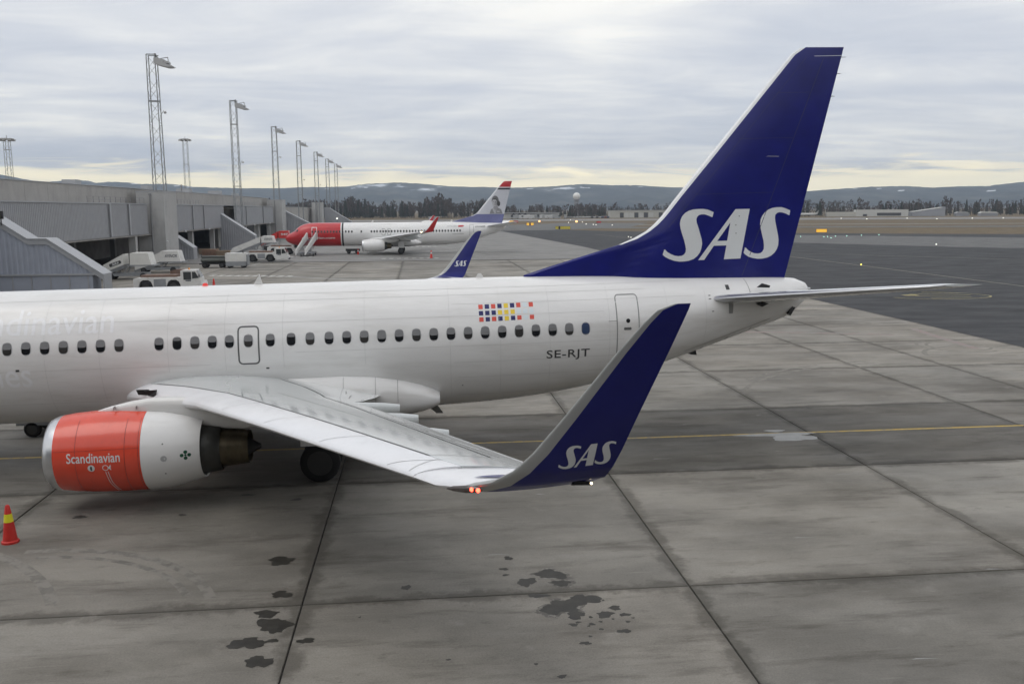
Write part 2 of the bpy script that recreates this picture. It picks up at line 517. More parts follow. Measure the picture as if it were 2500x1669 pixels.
def ring(x, n=56, X=lambda v: v, grow=0.0):
    zt, zb, w = fsec(x)
    zm = zb + (zt - zb) * 0.531
    out = []
    for i in range(n):
        a = 2 * math.pi * i / n
        c = math.cos(a)
        out.append((X(x), (w + grow) * math.sin(a), zm + ((zt - zm) if c > 0 else (zm - zb)) * c + grow * c))
    return out
def fracs(a, b, n=9):
    return [a + (b - a) * (1 - math.cos(math.pi * i / n)) / 2 if a == 0 and b == 1 else (a + (b - a) * ((i / n) ** 1.6 if a == 0 else i / n)) for i in range(n + 1)]
def wing_xyz(s, ay, c, up):
    le, te, z, tc_ = (lin(WING, ay, k) for k in (1, 2, 3, 4))
    ch = te - le
    h = foil(c) * tc_ * ch
    camber = 0.014 * ch * math.sin(math.pi * min(1, c * 1.05))
    z0 = z + camber - 0.10 * c * c * lin([(1.2, 2.6), (6, 0.9), (16.5, 0.12)], ay, 1)
    return (le + ch * c, s * ay, z0 + (h * 1.05 if up else -h * 0.9))
def wing_shell(s, ys, f0, f1, n=9):
    rings = []
    for ay in ys:
        a, b = (f(ay) if callable(f) else f for f in (f0, f1))
        fr = fracs(a, b, n)
        rings.append([wing_xyz(s, ay, c, True) for c in fr] + [wing_xyz(s, ay, c, False) for c in reversed(fr)])
    return MB().loft(rings)
def wlet_shell(s, i0, f0, f1, n=8, sub=4):
    st = []
    for a, b in zip(WLET[i0:], WLET[i0 + 1:]):
        for k in range(sub):
            st.append(tuple(lerp(k / sub, p, q) for p, q in zip(a, b)))
    st.append(WLET[-1])
    rings = []
    for j, (ay, z, le, te, tc_) in enumerate(st):
        p0, p1 = st[max(j - 2, 0)], st[min(j + 2, len(st) - 1)]
        d = Vector((0, s * (p1[0] - p0[0]), p1[1] - p0[1])).normalized()
        nrm = Vector((0, -d.z * s, d.y * s))
        fr = fracs(f0, f1, n)
        up = [Vector((le + (te - le) * c, s * ay, z)) + nrm * foil(c) * tc_ * (te - le) for c in fr]
        lo = [Vector((le + (te - le) * c, s * ay, z)) - nrm * foil(c) * tc_ * (te - le) for c in reversed(fr)]
        rings.append(up + lo)
    return MB().loft(rings)
def fin_te(z):
    return 6.88 + (z - 5.19) * 0.2302 + TILT * (z - 4)
def fin_shell(z0, z1, a, b, n=12, nz=26):
    """a, b: functions of z giving the forward and aft x of the piece"""
    rings = []
    for k in range(nz + 1):
        z = lerp(k / nz, z0, z1)
        le, te = lin(FINLE, z, 1), fin_te(z)
        ml = max(le, 3.22 + (z - 7.86) * 0.834 + TILT * (z - 4))
        x0, x1 = a(z), b(z)
        pts = []
        for i in range(n + 1):
            x = lerp((i / n) ** 1.3, x0, x1)
            h = 0.0
            if x > ml:
                c = (x - ml) / (te - ml)
                h = foil(c) * 0.095 * (te - ml)
            h = max(h, 0.075 * min(1, max(0, (x - le) / 0.25)) ** 0.5 * min(1, max(0.12, (te - x) / 1.0)))
            if z > 12.25:
                h *= math.sqrt(max(0.02, 1 - ((z - 12.25) / 0.16) ** 2))
            pts.append((x, h))
        rings.append([(x, -h, z) for x, h in pts] + [(x, h, z) for x, h in reversed(pts)])
    return MB().loft(rings)
def lathe(cx_list, yc, zc_, n=36, flat=0.0, close=False):
    rings = []
    for x, r in cx_list:
        rr = []
        for i in range(n):
            a = 2 * math.pi * i / n
            z = math.cos(a)
            if z < 0 and flat:
                z *= 1 - flat
            rr.append((x, yc + r * math.sin(a), zc_ + r * z))
        rings.append(rr)
    return MB().loft(rings, close, close)

def airliner(L, root):
    """L: livery dict; root: Empty. Builds every part as a child."""
    sf, sa, slope = L['sf'], L['sa'], L['slope']
    fine = L['near']
    X = lambda x: x - sf if x < -13.3 else (x + sa if x > -4.8 else x)
    # fuselage, cut where the paint changes
    xs = sorted(set([-24.5, -24.44, -24.3, -24.05, -23.8, -23.4, -23.0, -22.65, -22.3, -21.9, -21.5, -21, -20.5, -20, -19.4, -19, -17.5, -16, -14.5, -13.4] + [-13 + i * 0.9 for i in range(10)] + [-4.7 + 0.35 * i for i in range(36)] + [7.64]))
    xs = [x for x in xs if x <= 7.64]
    n = 64 if fine else 40
    all_f = MB().loft([ring(x, n, X) for x in xs])
    def piece(name, a, b, m, parent):
        st = [x for x in xs if a - 1e-6 < x < b + 1e-6]
        inv = []
        for lim in (a, b):
            if not any(abs(lim - x) < 1e-6 for x in st):
                inv.append(lim)
        st = sorted(st + inv)
        return MB().loft([ring(x, n, X) for x in st]).build(name, m, parent, 35)
    body = None
    for name, a, b, m in L['body']:
        o = piece(name, a, b, m, root)
        body = body or o
    put = caster([all_f])
    put_n = lambda d: (lambda p: put(p, d))
    # belly fairing between the wings
    fr = []
    for x, w, zt, zb in [(-14.3, 1.2, 1.8, 1.5), (-13.6, 1.66, 2.0, 1.40), (-12.8, 1.90, 2.42, 1.33), (-11.6, 1.98, 2.85, 1.27), (-10, 2.0, 3.06, 1.25), (-7.3, 2.0, 3.09, 1.25), (-6.4, 1.99, 3.0, 1.28), (-5.6, 1.96, 2.80, 1.36), (-5.0, 1.91, 2.55, 1.50), (-4.65, 1.84, 2.36, 1.62), (-4.45, 1.70, 2.2, 1.75)]:
        rr = []
        for i in range(40):
            a = 2 * math.pi * i / 40
            ca, sa_ = math.cos(a), math.sin(a)
            rr.append((x, w * math.copysign(abs(sa_) ** 0.55, sa_), (zt + zb) / 2 + (zt - zb) / 2 * math.copysign(abs(ca) ** 0.75, ca)))
        fr.append(rr)
    fair = MB().loft(fr)
    fob = fair.build('belly_fairing', L['white'], root, 50)
    if fine:
        pf = caster([fair], off=0.005)
        for x in (-7.28, -6.35, -5.7, -8.9):
            decal('seam', poly([(x, 2.0), (x + 0.014, 2.0), (x + 0.014, 3.02 - max(0, x + 6.9) * 0.28), (x, 3.02 - max(0, x + 6.9) * 0.28)]), pf, SEAM, fob, (9, 0.1))
    # cabin windows and doors on the port side
    zw = 3.974
    for i, x in enumerate(L['windows']):
        fo = decal('window', fit2d(poly(rrect(-1, 1, -1, 1, .9)), x - 0.142, x + 0.142, zw - 0.195, zw + 0.195), put_n(0.003), L['wframe'](x), root, (9, 0.14))
        if fine:
            decal('pane', poly(rrect(x - 0.118, x + 0.118, zw - 0.168, zw + 0.168, 0.09)), put_n(0.006), SHADE_B if i == 0 else (GLASS2 if i % 3 == 1 else GLASS), fo, (9, 0.12))
            if i:
                lo = zw - 0.168 + 0.336 * (0.46 + random.uniform(-.05, .05) + (0.25 if i in (4, 17, 23) else 0) - (.14 if i in (1, 6, 12) else 0))
                decal('window_shade', poly(rrect(x - 0.116, x + 0.116, lo, zw + 0.166, 0.05)), put_n(0.009), SHADE, fo, (9, 0.12))
        else:
            decal('pane', poly(rrect(x - 0.13, x + 0.13, zw - 0.18, zw + 0.18, 0.08)), put_n(0.012), GLASS, fo, (9, 0.2))
    def outline(name, x0, x1, z0, z1, r, w, m, parent, d=0.004):
        a, b = rrect(x0, x1, z0, z1, r), rrect(x0 + w, x1 - w, z0 + w, z1 - w, max(0.02, r - w))
        k = len(a)
        return decal(name, (a + b, [(i, (i + 1) % k, k + (i + 1) % k, k + i) for i in range(k)]), put_n(d), m, parent, (0.6, 0.16))
    for x0, x1, z0, z1, r, w, m in L['doors']:
        o = outline('door_outline', x0, x1, z0, z1, r, w, m, root)
        if z1 - z0 > 1.3 and fine:
            cxm = (x0 + x1) / 2
            decal('door_window', poly(ell(cxm, z1 - 0.78, 0.065, 0.065, 12)), put_n(0.006), GLASS, o)
            decal('door_handle', poly(rrect(cxm - .14, cxm + .1, z1 - 1.06, z1 - 0.98, 0.03)), put_n(0.006), OUTLINE, o)
            decal('hinge', poly(rrect(x0 - 0.25, x0 + 0.02, z1 - 0.78, z1 - 0.765, 0.005)), put_n(0.006), SEAM, o)
    if fine:
        for z, a, b in ((4.62, -19, -11.5), (4.46, -11.5, 0.6), (3.60, -8.6, 1.2), (3.32, -19, -11.0), (2.62, -3.9, 2.2), (5.05, -12, 2.0), (5.22, -19, 3.5), (4.80, -4, 3.6), (2.3, -19, -14), (2.0, -3.9, -.5), (3.1, -4, 2.4)):
            decal('skin_seam', poly([(a, z), (b, z), (b, z + 0.007), (a, z + 0.007)]), put_n(0.003), SKINSEAM, body, (0.4, 9))
        for x in (-17.6, -15.6, -14.1, -12.2, -10.6, -8.95, -6.6, -4.1, -2.6, -1.1, 0.75, 2.62, 3.9):
            z0, z1 = (3.15 if -13 < x < -5 else 1.9 + max(0, x) * .35), 5.38
            decal('skin_seam', poly([(x, z0), (x + 0.006, z0), (x + 0.006, z1), (x, z1)]), put_n(0.003), SKINSEAM, body, (9, 0.12))
        for x, z, a, b in ((-9.42, 3.16, 0.045, 0.022), (4.05, 4.68, 0.04, 0.012), (4.05, 4.78, 0.035, 0.012), (4.12, 4.30, 0.035, 0.012), (-16.35, 3.36, .05, .03), (-3.75, 2.35, 0.02, 0.015)):
            decal('vent', poly(rrect(x - a, x + a, z - b, z + b, 0.008)), put_n(0.005), LETTER_G, body)
        # dark wear patches and slots round the tailplane pivot
        decal('pivot_slot', poly([(4.66, 4.92), (4.78, 4.92), (4.78, 5.06), (4.66, 5.06)]), put_n(0.006), LETTER_G, body, (9, .08))
        decal('pivot_slot', poly([(4.66, 4.2), (4.8, 4.2), (4.82, 4.5), (4.66, 4.52)]), put_n(0.005), OUTLINE_L, body, (9, .08))
        decal('seam', poly([(5.45, 4.72), (5.47, 4.72), (5.42, 5.2), (5.40, 5.2)]), put_n(0.006), SEAM, body, (9, .08))
        decal('seam', poly([(3.3, 3.0), (6.2, 3.92), (6.2, 3.94), (3.3, 3.02)]), put_n(0.006), SEAM, body, (.3, .08))
        for x, z in ((3.9, 2.98), (4.75, 3.28), (5.55, 3.56)):
            decal('latch', poly([(x, z), (x + .025, z), (x + .05, z + .12), (x + .025, z + .12)]), put_n(0.006), LETTER_G, body)
        for x, h in ((-9.86, 0.36), (-3.04, 0.18)):
            m = MB().loft([[(x - .17 + t * h * .62, -.022, 5.42 + t * h), (x + .02 * t, -.03, 5.42 + t * h), (x + .14 - .1 * t, -.022, 5.42 + t * h), (x + .14 - .1 * t, .022, 5.42 + t * h), (x, .03, 5.42 + t * h), (x - .17 + t * h * .62, .022, 5.42 + t * h)] for t in (0, .5, .9, 1)])
            m.build('blade_antenna', L['white'], root, 40)
        MB().loft([[(-11.45 + r * math.cos(2 * math.pi * i / 12), r * math.sin(2 * math.pi * i / 12), z) for i in range(12)] for z, r in ((5.44, .09), (5.50, .085), (5.55, .05))]).build('beacon', BEACON, root, 50)
        MB().loft([[(x, y, z) for x, y, z in ((-4.9 + t * .35, -.03, 1.5 - t * .32), (-4.55 + t * .22, -.03, 1.5 - t * .32), (-4.55 + t * .22, .03, 1.5 - t * .32), (-4.9 + t * .35, .03, 1.5 - t * .32))] for t in (0, 1)]).build('drain_mast', SEAM, root)
        MB().prism([(3.52, -.02, 2.84), (3.95, -.02, 2.92), (3.98, -.02, 2.74), (3.80, -.02, 2.76)], (0, .04, 0)).build('tail_skid', DARKM, root)
        for y in (-.35, ):
            MB().cyl((7.6, 0, 4.78), (7.78, 0, 4.80), .035, .03, 8).build('tail_lamp', LETTER_W, root, 40)
        cut = MB().loft([[(X(6.80) + t * .36, y, 4.07 + t * .46) for y in (-.60 + .17 * t, .60 - .17 * t)] + [(X(6.93) + t * .36, y, 3.985 + t * .46) for y in (.50 - .17 * t, -.50 + .17 * t)] for t in (0, .5, 1)])
        cut.build('exhaust_shroud', DARKM, root)
    # fin
    lew = lambda z: lin(FINLE, z, 1) + lin([(6.3, 0.02), (6.5, 0.17), (6.8, 0.12), (9, 0.16), (12, 0.13)], z, 1)
    led = lambda z: lin(FINLE, z, 1)
    tef = fin_te
    hinge = lambda z: lin([(5.2, 5.37), (12.4, 8.11)], z, 1)
    fz = L['fin_bands']
    fin_mbs = []
    for i, (name, z0, z1, m) in enumerate(fz):
        fwd_edge = (lambda z: lew(z) if z > 6.38 else led(z)) if L['fin_le'] else led
        mb = fin_shell(z0, z1, lambda z: fwd_edge(z) + sa * 0, tef, 16, max(3, int((z1 - z0) * 4)))
        mb.v = [(x + sa, y, z) for x, y, z in mb.v]
        fin_mbs.append(mb)
        fo = mb.build(name, m, root, 30)
        fin0 = fo if i == 0 else fin0
    if L['fin_le']:
        mb = fin_shell(6.38, 12.38, led, lew, 5, 30)
        mb.v = [(x + sa, y, z) for x, y, z in mb.v]
        mb.build('fin_leading_edge', LE_PAINT, fin0, 40)
    pfin = caster(fin_mbs, off=0.005)
    if fine:
        hl = [(hinge(z) + 0.0, z) for z in (5.3, 8, 10.5, 12.05)]
        decal('rudder_seam', (hl + [(a + .022, b) for a, b in reversed(hl)], [tuple(range(8))]), pfin, SEAM_B, fin0, (9, .4))
        decal('rudder_seam', poly([(7.68, 12.12), (8.59, 12.14), (8.59, 12.155), (7.68, 12.135)]), pfin, LETTER_W, fin0)
        decal('static_probe', poly([(6.13, 9.02), (6.20, 9.05), (6.58, 9.04), (6.58, 9.055), (6.20, 9.07)]), pfin, WFRAME, fin0)
        for za, zb in ((7.9, 7.9), (9.6, 9.6), (11.0, 11.0)):
            xa = lew(za) + .02
            decal('panel_seam', poly([(xa, za), (hinge(za) - .02, zb + .02), (hinge(za) - .02, zb + .03), (xa, za + .01)]), pfin, SEAM_B, fin0, (.5, 9))
        sp = [(lew(z) + .42, z) for z in (6.9, 8.2, 10, 12.1)]
        decal('panel_seam', (sp + [(q + .012, r) for q, r in reversed(sp)], [tuple(range(8))]), pfin, SEAM_B, fin0, (9, .4))
        for z, l in ((12.1, .16), (11.6, .14), (10.9, .12)):
            MB().cyl((fin_te(z) - .03, 0, z), (fin_te(z) + l, 0, z), .012, .006, 5).build('static_wick', DARKM, fin0)
        for x, z in ((5.17, 6.92), (5.18, 6.66), (5.28, 7.2)):
            decal('access_point', poly(ell(x, z, .022, .022, 8)), lambda p: pfin(p, .012), SEAM, fin0)
    # tailplane
    for s in (-1, 1):
        st = [(0.45, 3.78, 7.2, 4.58), (1.0, 4.11, 7.35, 4.66), (7.0, 7.72, 9.0, 5.45), (7.17, 7.98, 9.05, 5.48)]
        def tp(f0, f1, n_=8):
            rings = []
            for ay, le, te, z in st:
                tcx = 0.10 if ay < 7.1 else 0.05
                fr_ = fracs(f0, f1, n_)
                rings.append([(X(le) + (te - le) * c, s * ay, z + foil(c) * tcx * (te - le)) for c in fr_] + [(X(le) + (te - le) * c, s * ay, z - foil(c) * tcx * (te - le)) for c in reversed(fr_)])
            return MB().loft(rings)
        t = tp(0.085, 1, 10).build('tailplane', L['white'] if not fine else G_PAINT, root, 35)
        tp(0, 0.085, 6).build('leading_edge', SILVER, t, 50)
        if s < 0 and fine:
            MB().prism([(5.62, -1.02, 4.98), (5.78, -1.02, 5.10), (6.02, -1.02, 5.03), (6.0, -1.02, 4.96)], (0, .1, 0)).build('hinge_cover', DARKM, t)
            MB().prism([(5.6, -1.0, 4.46), (5.78, -1.0, 4.36), (6.0, -1.0, 4.46), (5.8, -1.0, 4.52)], (0, .1, 0)).build('hinge_cover', DARKM, t)
    # wings
    ys = [1.2, 1.9, 3.5, 5.2, 5.9] + [5.9 + 10.6 * i / 12 for i in range(1, 13)]
    fA = lambda y: lin([(1.2, 0.07), (1.9, 0.08), (3.5, 0.13), (5.9, 0.205), (15.6, 0.33), (16.5, 0.35)], y, 1)
    fB = lambda y: lin([(1.2, 0.55), (1.9, 0.58), (3.5, 0.665), (5.2, 0.76), (5.9, 0.80), (8.5, 0.815), (15.6, 0.77), (16.5, 0.77)], y, 1)
    gap = 0.004 if fine else 0.0015
    for s in (-1, 1):
        w = wing_shell(s, ys, lambda y: fA(y) + gap, lambda y: fB(y) - gap).build('wing', L['wing'], root, 30)
        wing_shell(s, ys, 0.0, fA, 12).build('leading_edge', LE_PAINT, w, 45)
        wing_shell(s, ys, fB, 1.0, 8).build('flap', G_PAINT if fine else L['wing'], w, 30)
        core = wing_shell(s, ys, lambda y: fA(y) - .02, lambda y: fB(y) + .02, 4)
        core.v = [(x, y, z - 0.022) for x, y, z in core.v]
        if fine:
            core.build('wing_core', DARKSEAM, w)
            def strip(y0, c0, y1, c1, wd, m, nm='panel_seam', k=12):
                mb = MB()
                pts = []
                for i in range(k + 1):
                    ay, c = lerp(i / k, y0, y1), lerp(i / k, c0, c1)
                    a = Vector(wing_xyz(s, ay, c, True)) + Vector((0, 0, 0.004))
                    b = Vector(wing_xyz(s, ay + (wd if abs(y1 - y0) < 0.4 else 0), c + (0 if abs(y1 - y0) < 0.4 else wd / (lin(WING, ay, 2) - lin(WING, ay, 1))), True)) + Vector((0, 0, 0.004))
                    pts.append([a, b])
                mb.loft(pts, False, False, False)
                return mb.build(nm, m, w, fix=False)
            for f_ in (fA, fB):
                seq = [2.0, 2.75, 3.5, 4.35, 5.2, 5.9, 8.5, 11, 13.3, 15.6]
                for ya, yb in zip(seq, seq[1:]):
                    strip(ya, f_(ya), yb, f_(yb), 0.04, DARKSEAM)
            strip(6.0, 0.5, 11.0, 0.62, 0.014, SEAM)
            strip(6.5, 0.84, 12.5, 0.87, 0.02, SEAM)
            strip(13.0, 0.84, 15.5, 0.86, 0.02, SEAM)
            for ay in (7.9, 10.6, 13.3, 15.7):
                strip(ay, 0.015, ay + 0.3, fA(ay), 0.018, SEAM)
            strip(15.6, fA(15.6), 15.65, fB(15.6), 0.02, SEAM)
            strip(15.9, fA(16), 16.3, .02, 0.02, SEAM)
            for ay, c in ((4.6, .36), (7.4, .42), (9.1, .55), (11.8, .50), (13.9, .6), (6.6, .66), (3.4, .45)):
                strip(ay, c, ay + .28, c, 0.10, WFRAME, 'access_panel', 2)
            for ay in (6.9, 9.7, 12.4, 14.6):
                strip(ay, fA(ay) + .02, ay + .25, fB(ay) - .02, 0.01, SEAM)
            for ay in (10.2, 11.4, 12.6, 13.8):
                strip(ay, 0.86, ay + 0.95, 0.87, 0.03, LETTER_W, 'flap_mark', 4)
            for ay, c in ((2.9, .86), (4.0, .9)):
                strip(ay, c, ay + .9, c + .01, 0.03, SEAM)
        for ay, ln, aft, rz_ in ((6.2, 2.6, 1.0, .07), (8.3, 2.4, .80, .04), (10.8, 2.1, .62, .02)):
            te = lin(WING, ay, 2)
            zt = lin(WING, ay, 3)
            rr = []
            for t, r in ((0, .02), (.08, .10), (.25, .15), (.55, .15), (.85, .12), (1, .085)):
                x = te - ln + aft + ln * t
                zc_ = zt - .32 - .03 * t + rz_
                rr.append([(x, s * ay + r * .75 * math.sin(2 * math.pi * i / 12), zc_ + (1.4 * r) * math.cos(2 * math.pi * i / 12)) for i in range(12)])
            MB().loft(rr).build('flap_fairing', L['wing'] if not fine else G_PAINT, w, 50)
        # winglet
        wl_m, wl_le = L['winglet']
        tipmb = wlet_shell(s, 0, 0.0, 1.0, 10, 4)
        keep = [f for f in tipmb.f if max(abs(tipmb.v[i][1]) for i in f) < 17.32]
        used = sorted(set(i for f in keep for i in f))
        idx = {v: i for i, v in enumerate(used)}
        tipmb.v = [tipmb.v[i] for i in used]
        tipmb.f = [tuple(idx[i] for i in f) for f in keep]
        tipmb.m = [0] * len(keep)
        tipo = tipmb.build('wing_tip', LE_PAINT, w, 40, fix=True)
        wb = wlet_shell(s, 2, 0.17 if fine else 0.14, 1.0, 10, 5)
        wlo = wb.build('winglet', wl_m, root, 45)
        wle = wlet_shell(s, 2, 0.0, 0.17 if fine else 0.14, 6, 5)
        wle.build('leading_edge', wl_le, wlo, 50)
        if L['winglet_logo']:
            pw = caster([wb], side=-1, off=0.004)
            x0, x1, z0, z1 = (-3.30, -2.58, 4.43, 4.73) if s < 0 else (-3.24, -2.60, 4.72, 5.0)
            for sh in SH_SAS:
                vs = [(lerp((a - 2.74) / 4.23, x0, x1) + (0 if s < 0 else .06), lerp((b - 5.81) / 1.64, z0, z1) + (a - 2.74) / 4.23 * (0.05 if s < 0 else 0)) for a, b in sh[0]]
                decal('lettering', (vs, sh[1]), pw, LETTER_W, wlo, (.2, .1))
        if fine:
            def tip_top(ay, c):
                a_, b_ = WLET[1], WLET[2]
                q = [lerp((ay - a_[0]) / (b_[0] - a_[0]), u, v) for u, v in zip(a_, b_)]
                ch = q[3] - q[2]
                return Vector((q[2] + ch * c, s * ay, q[1] + foil(c) * q[4] * ch + .012))
            mbq = MB()
            mbq.loft([[tip_top(17.09 - .10 * math.sin(math.pi * t), .22 + .55 * t), tip_top(17.09 + .13 * math.sin(math.pi * t), .22 + .55 * t)] for t in [i / 12 for i in range(13)]], False, False, False)
            mbq.build('blue_patch', BLUE, tipo, fix=False)  # blue lens-shaped patch on the upper side of the tip
            MB().prism([(-12.95, s * 2.55, 2.80), (-12.55, s * 2.75, 2.83), (-12.45, s * 2.75, 2.66), (-12.9, s * 2.55, 2.66)], (0, s * -.05, .0)).build('landing_light', DARKM, w)
            MB().prism([(-12.60, s * 2.98, 2.84), (-12.20, s * 3.2, 2.90), (-12.25, s * 3.2, 2.70), (-12.5, s * 2.98, 2.70)], (0, s * -.05, .0)).build('landing_light', DARKM, w)
        if fine and s < 0:
            LM = MB()
            LM.loft([[(-4.66 + t * 0.44, -17.16 - t * .28 - r * math.sin(2 * math.pi * i / 10) * .8, 4.12 + t * .04 + r * math.cos(2 * math.pi * i / 10)) for i in range(10)] for t, r in ((0, .01), (.2, .035), (.55, .05), (.85, .04), (1, .01))])
            lens = LM.build('lamp_fairing', LENS, tipo, 40)
            for x, y in ((-4.35, -17.38), (-4.275, -17.43)):
                MB().sphere((x, y, 4.155), .028, 10, 6).build('navigation_lamp', LAMP_R, lens, 60)
            MB().prism([(-3.10, -17.40, 4.16), (-2.86, -17.40, 4.15), (-2.86, -17.40, 4.19), (-3.04, -17.40, 4.21)], (0, -.04, 0)).build('rear_lamp_fairing', DARKM, wlo)
            MB().sphere((-2.84, -17.43, 4.17), .016, 8, 6).build('position_lamp', LAMP_W, wlo, 60)
        if not fine and s < 0:
            MB().sphere((-4.45, -17.35, 4.18), .10, 8, 6).build('navigation_lamp', LAMP_W, wlo, 60)
        # engine
        ye, ze = s * 4.83, 1.66
        c1 = lathe([(-14.06, .985), (-13.75, 1.03), (-13.2, 1.07), (-12.6, 1.085), (-11.95, 1.07)], ye, ze, 44, .05)
        eng = c1.build('engine', L['cowl'][0], root, 40)
        lathe([(-13.96, .74), (-14.16, .76), (-14.29, .80), (-14.34, .845), (-14.33, .89), (-14.26, .93), (-14.17, .96), (-14.06, .985)], ye, ze, 44, .05).build('inlet_lip', SILVER, eng, 60)
        lathe([(-13.96, .74), (-13.75, .76), (-13.6, .77), (-13.58, .02)], ye, ze, 32, .04).build('fan', DARKM, eng, 40)
        c2 = lathe([(-11.945, 1.068), (-11.5, 1.03), (-11.1, .95), (-10.8, .87), (-10.58, .79), (-10.6, .75), (-11.0, .72)], ye, ze, 44, .04)
        rc_ = c2.build('rear_cowl', L['cowl'][1], eng, 40)
        lathe([(-11.3, .70), (-10.6, .66), (-10.2, .60), (-10.15, .55)], ye, ze - .02, 32).build('core_cowl', CORE, eng, 40)
        lathe([(-10.3, .53), (-10.15, .50), (-9.75, .46), (-9.47, .43), (-9.48, .40), (-9.9, .38), (-9.9, .02)], ye, ze - .03, 32).build('exhaust_nozzle', HOT, eng, 40)
        lathe([(-9.95, .30), (-9.5, .22), (-9.2, .05)], ye, ze - .03, 20, 0, True).build('exhaust_plug', DARKM, eng, 40)
        pr = []
        for x, w_, zt, zb in [(-13.2, .03, 2.74, 2.60), (-12.9, .10, 2.83, 2.5), (-12.37, .17, 2.95, 2.4), (-11.83, .21, 3.02, 2.4), (-10.9, .22, 3.00, 2.3), (-10.3, .22, 2.97, 2.15), (-9.6, .19, 2.85, 2.1), (-8.8, .12, 2.8, 2.25), (-8.2, .04, 2.75, 2.45)]:
            pr.append([(x, ye + w_ * math.copysign(abs(math.sin(2 * math.pi * i / 16)) ** .7, math.sin(2 * math.pi * i / 16)), (zt + zb) / 2 + (zt - zb) / 2 * math.copysign(abs(math.cos(2 * math.pi * i / 16)) ** .7, math.cos(2 * math.pi * i / 16))) for i in range(16)])
        py = MB().loft(pr).build('pylon', L['white'], eng, 50)
        if fine and s < 0:
            pe = caster([c1, c2], off=0.004)
            decal('lettering', fit2d(SH_ENG, -13.70, -12.42, 1.655, 1.90), pe, LETTER_W, eng, (.2, .1))
            decal('warning_disc', poly(ell(-13.12, 1.52, .085, .085, 14)), pe, LETTER_W, eng, (.1, .1))
            decal('warning_disc', poly([(-13.135, 1.46), (-13.10, 1.46), (-13.095, 1.55), (-13.12, 1.58), (-13.15, 1.54)]), lambda p: pe(p, .008), LETTER_G, eng)
            a, b = ell(-12.78, 1.52, .075, .075, 16), ell(-12.78, 1.52, .058, .058, 16)
            decal('warning_mark', (a + b, [(i, (i + 1) % 16, 16 + (i + 1) % 16, 16 + i) for i in range(16)]), pe, LETTER_W, eng, (.1, .1))
            decal('warning_mark', poly([(-12.72, 1.52), (-12.65, 1.45), (-12.65, 1.60)]), pe, LETTER_W, eng)
            for dx in (-.035, .022):
                decal('warning_stripe', poly([(-12.76 + dx, 1.42), (-12.76 + dx + .014, 1.42), (-12.72 + dx + .014, 1.1), (-12.63 + dx + .014, .80), (-12.63 + dx, .80), (-12.72 + dx, 1.1)]), pe, LETTER_W, eng, (.2, .06))
            for dx, dz in ((0, .075), (0, -.075), (.085, 0), (-.085, 0), (0, 0)):
                r = .045 if (dx or dz) else .028
                decal('clover_emblem', poly(ell(-10.90 + dx, 1.70 + dz, r, r, 12)), pe, GREEN, rc_)
            decal('service_port', poly(ell(-11.40, 1.66, .075, .075, 14)), pe, WFRAME, rc_)
            for x, z in ((-11.42, 2.02), (-11.40, 1.26)):
                decal('service_port', poly(ell(x, z, .018, .018, 8)), pe, LETTER_G, rc_)
            for x in (-13.5, -12.32, -12.0):
                decal('cowl_seam', poly([(x, .72), (x + .012, .72), (x + .012, 2.6), (x, 2.6)]), pe, ORANGE_D, eng, (9, .06))
            decal('cowl_seam', poly([(-14.2, 1.93), (-11.96, 1.97), (-11.96, 1.978), (-14.2, 1.938)]), pe, ORANGE_D, eng, (.2, 9))
            for x in (-12.75, -12.2):
                MB().box(x, x + .012, ye - .26, ye - .10, 2.78, 2.86).build('latch', SEAM, py)
    # landing gear
    for s in (-1, 1):
        x0, yc = -7.88, s * 2.86
        zg = -slope * x0 - L['rz']
        g = MB().cyl((x0 + .1, yc, 2.4), (x0, yc, zg + .56), .12, .10, 12).cyl((x0, yc - .5, zg + .565), (x0, yc + .5, zg + .565), .07, n=10).build('main_gear', STEEL, root, 40)
        MB().bar((x0 + .05, yc, 1.6), (x0 - .6, yc - s * .8, 2.3), .09).build('side_brace', STEEL, g)
        MB().box(x0 - .5, x0 + .5, yc + s * .62, yc + s * .66, 1.2, 2.3).build('gear_door', L['white'], g)
        for dy in (-.43, .43):
            wheel('wheel', (x0, yc + dy, zg + .565), .565, .40, 'y', g)
    x0 = -20.5
    zg = -slope * X(x0) - L['rz']
    g = MB().cyl((X(x0), 0, 1.9), (X(x0), 0, zg + .34), .08, n=10).build('nose_gear', STEEL, root, 40)
    for dy in (-.2, .2):
        wheel('wheel', (X(x0), dy, zg + .345), .345, .2, 'y', g)
    for s in (-1, 1):
        MB().box(X(x0) - .7, X(x0) + .7, s * .42 - .015, s * .42 + .015, 1.05, 1.65).build('gear_door', L['white'], g)
    return dict(put=put_n, pfin=pfin, body=body, fin=fin0, X=X, root=root)

def wheel(name, c, r, w, ax, parent):
    c = Vector(c)
    d = Vector((0, 1, 0)) if ax == 'y' else Vector((1, 0, 0))
    t = MB()
    rings = []
    a = Vector((0, 0, 1))
    b = d.cross(a)
    for off, rr in ((-.5, .62), (-.5, .86), (-.38, .98), (0, 1.0), (.38, .98), (.5, .86), (.5, .62)):
        rings.append([c + d * (off * w) + (a * math.cos(2 * math.pi * i / 20) + b * math.sin(2 * math.pi * i / 20)) * (r * rr) for i in range(20)])
    t.loft(rings, False, False)
    o = t.build(name, RUBBER, parent, 40)
    m = MB()
    rings = [[c + d * (off * w) + (a * math.cos(2 * math.pi * i / 16) + b * math.sin(2 * math.pi * i / 16)) * (r * rr) for i in range(16)] for off, rr in ((-.50, .63), (-.40, .5), (-.46, .2), (.46, .2), (.40, .5), (.50, .63))]
    m.loft(rings).build('rim', RIM, o, 40)
    return o
SEAM_B = mat('fin hinge line', (0.035, 0.035, 0.10), 0.5)
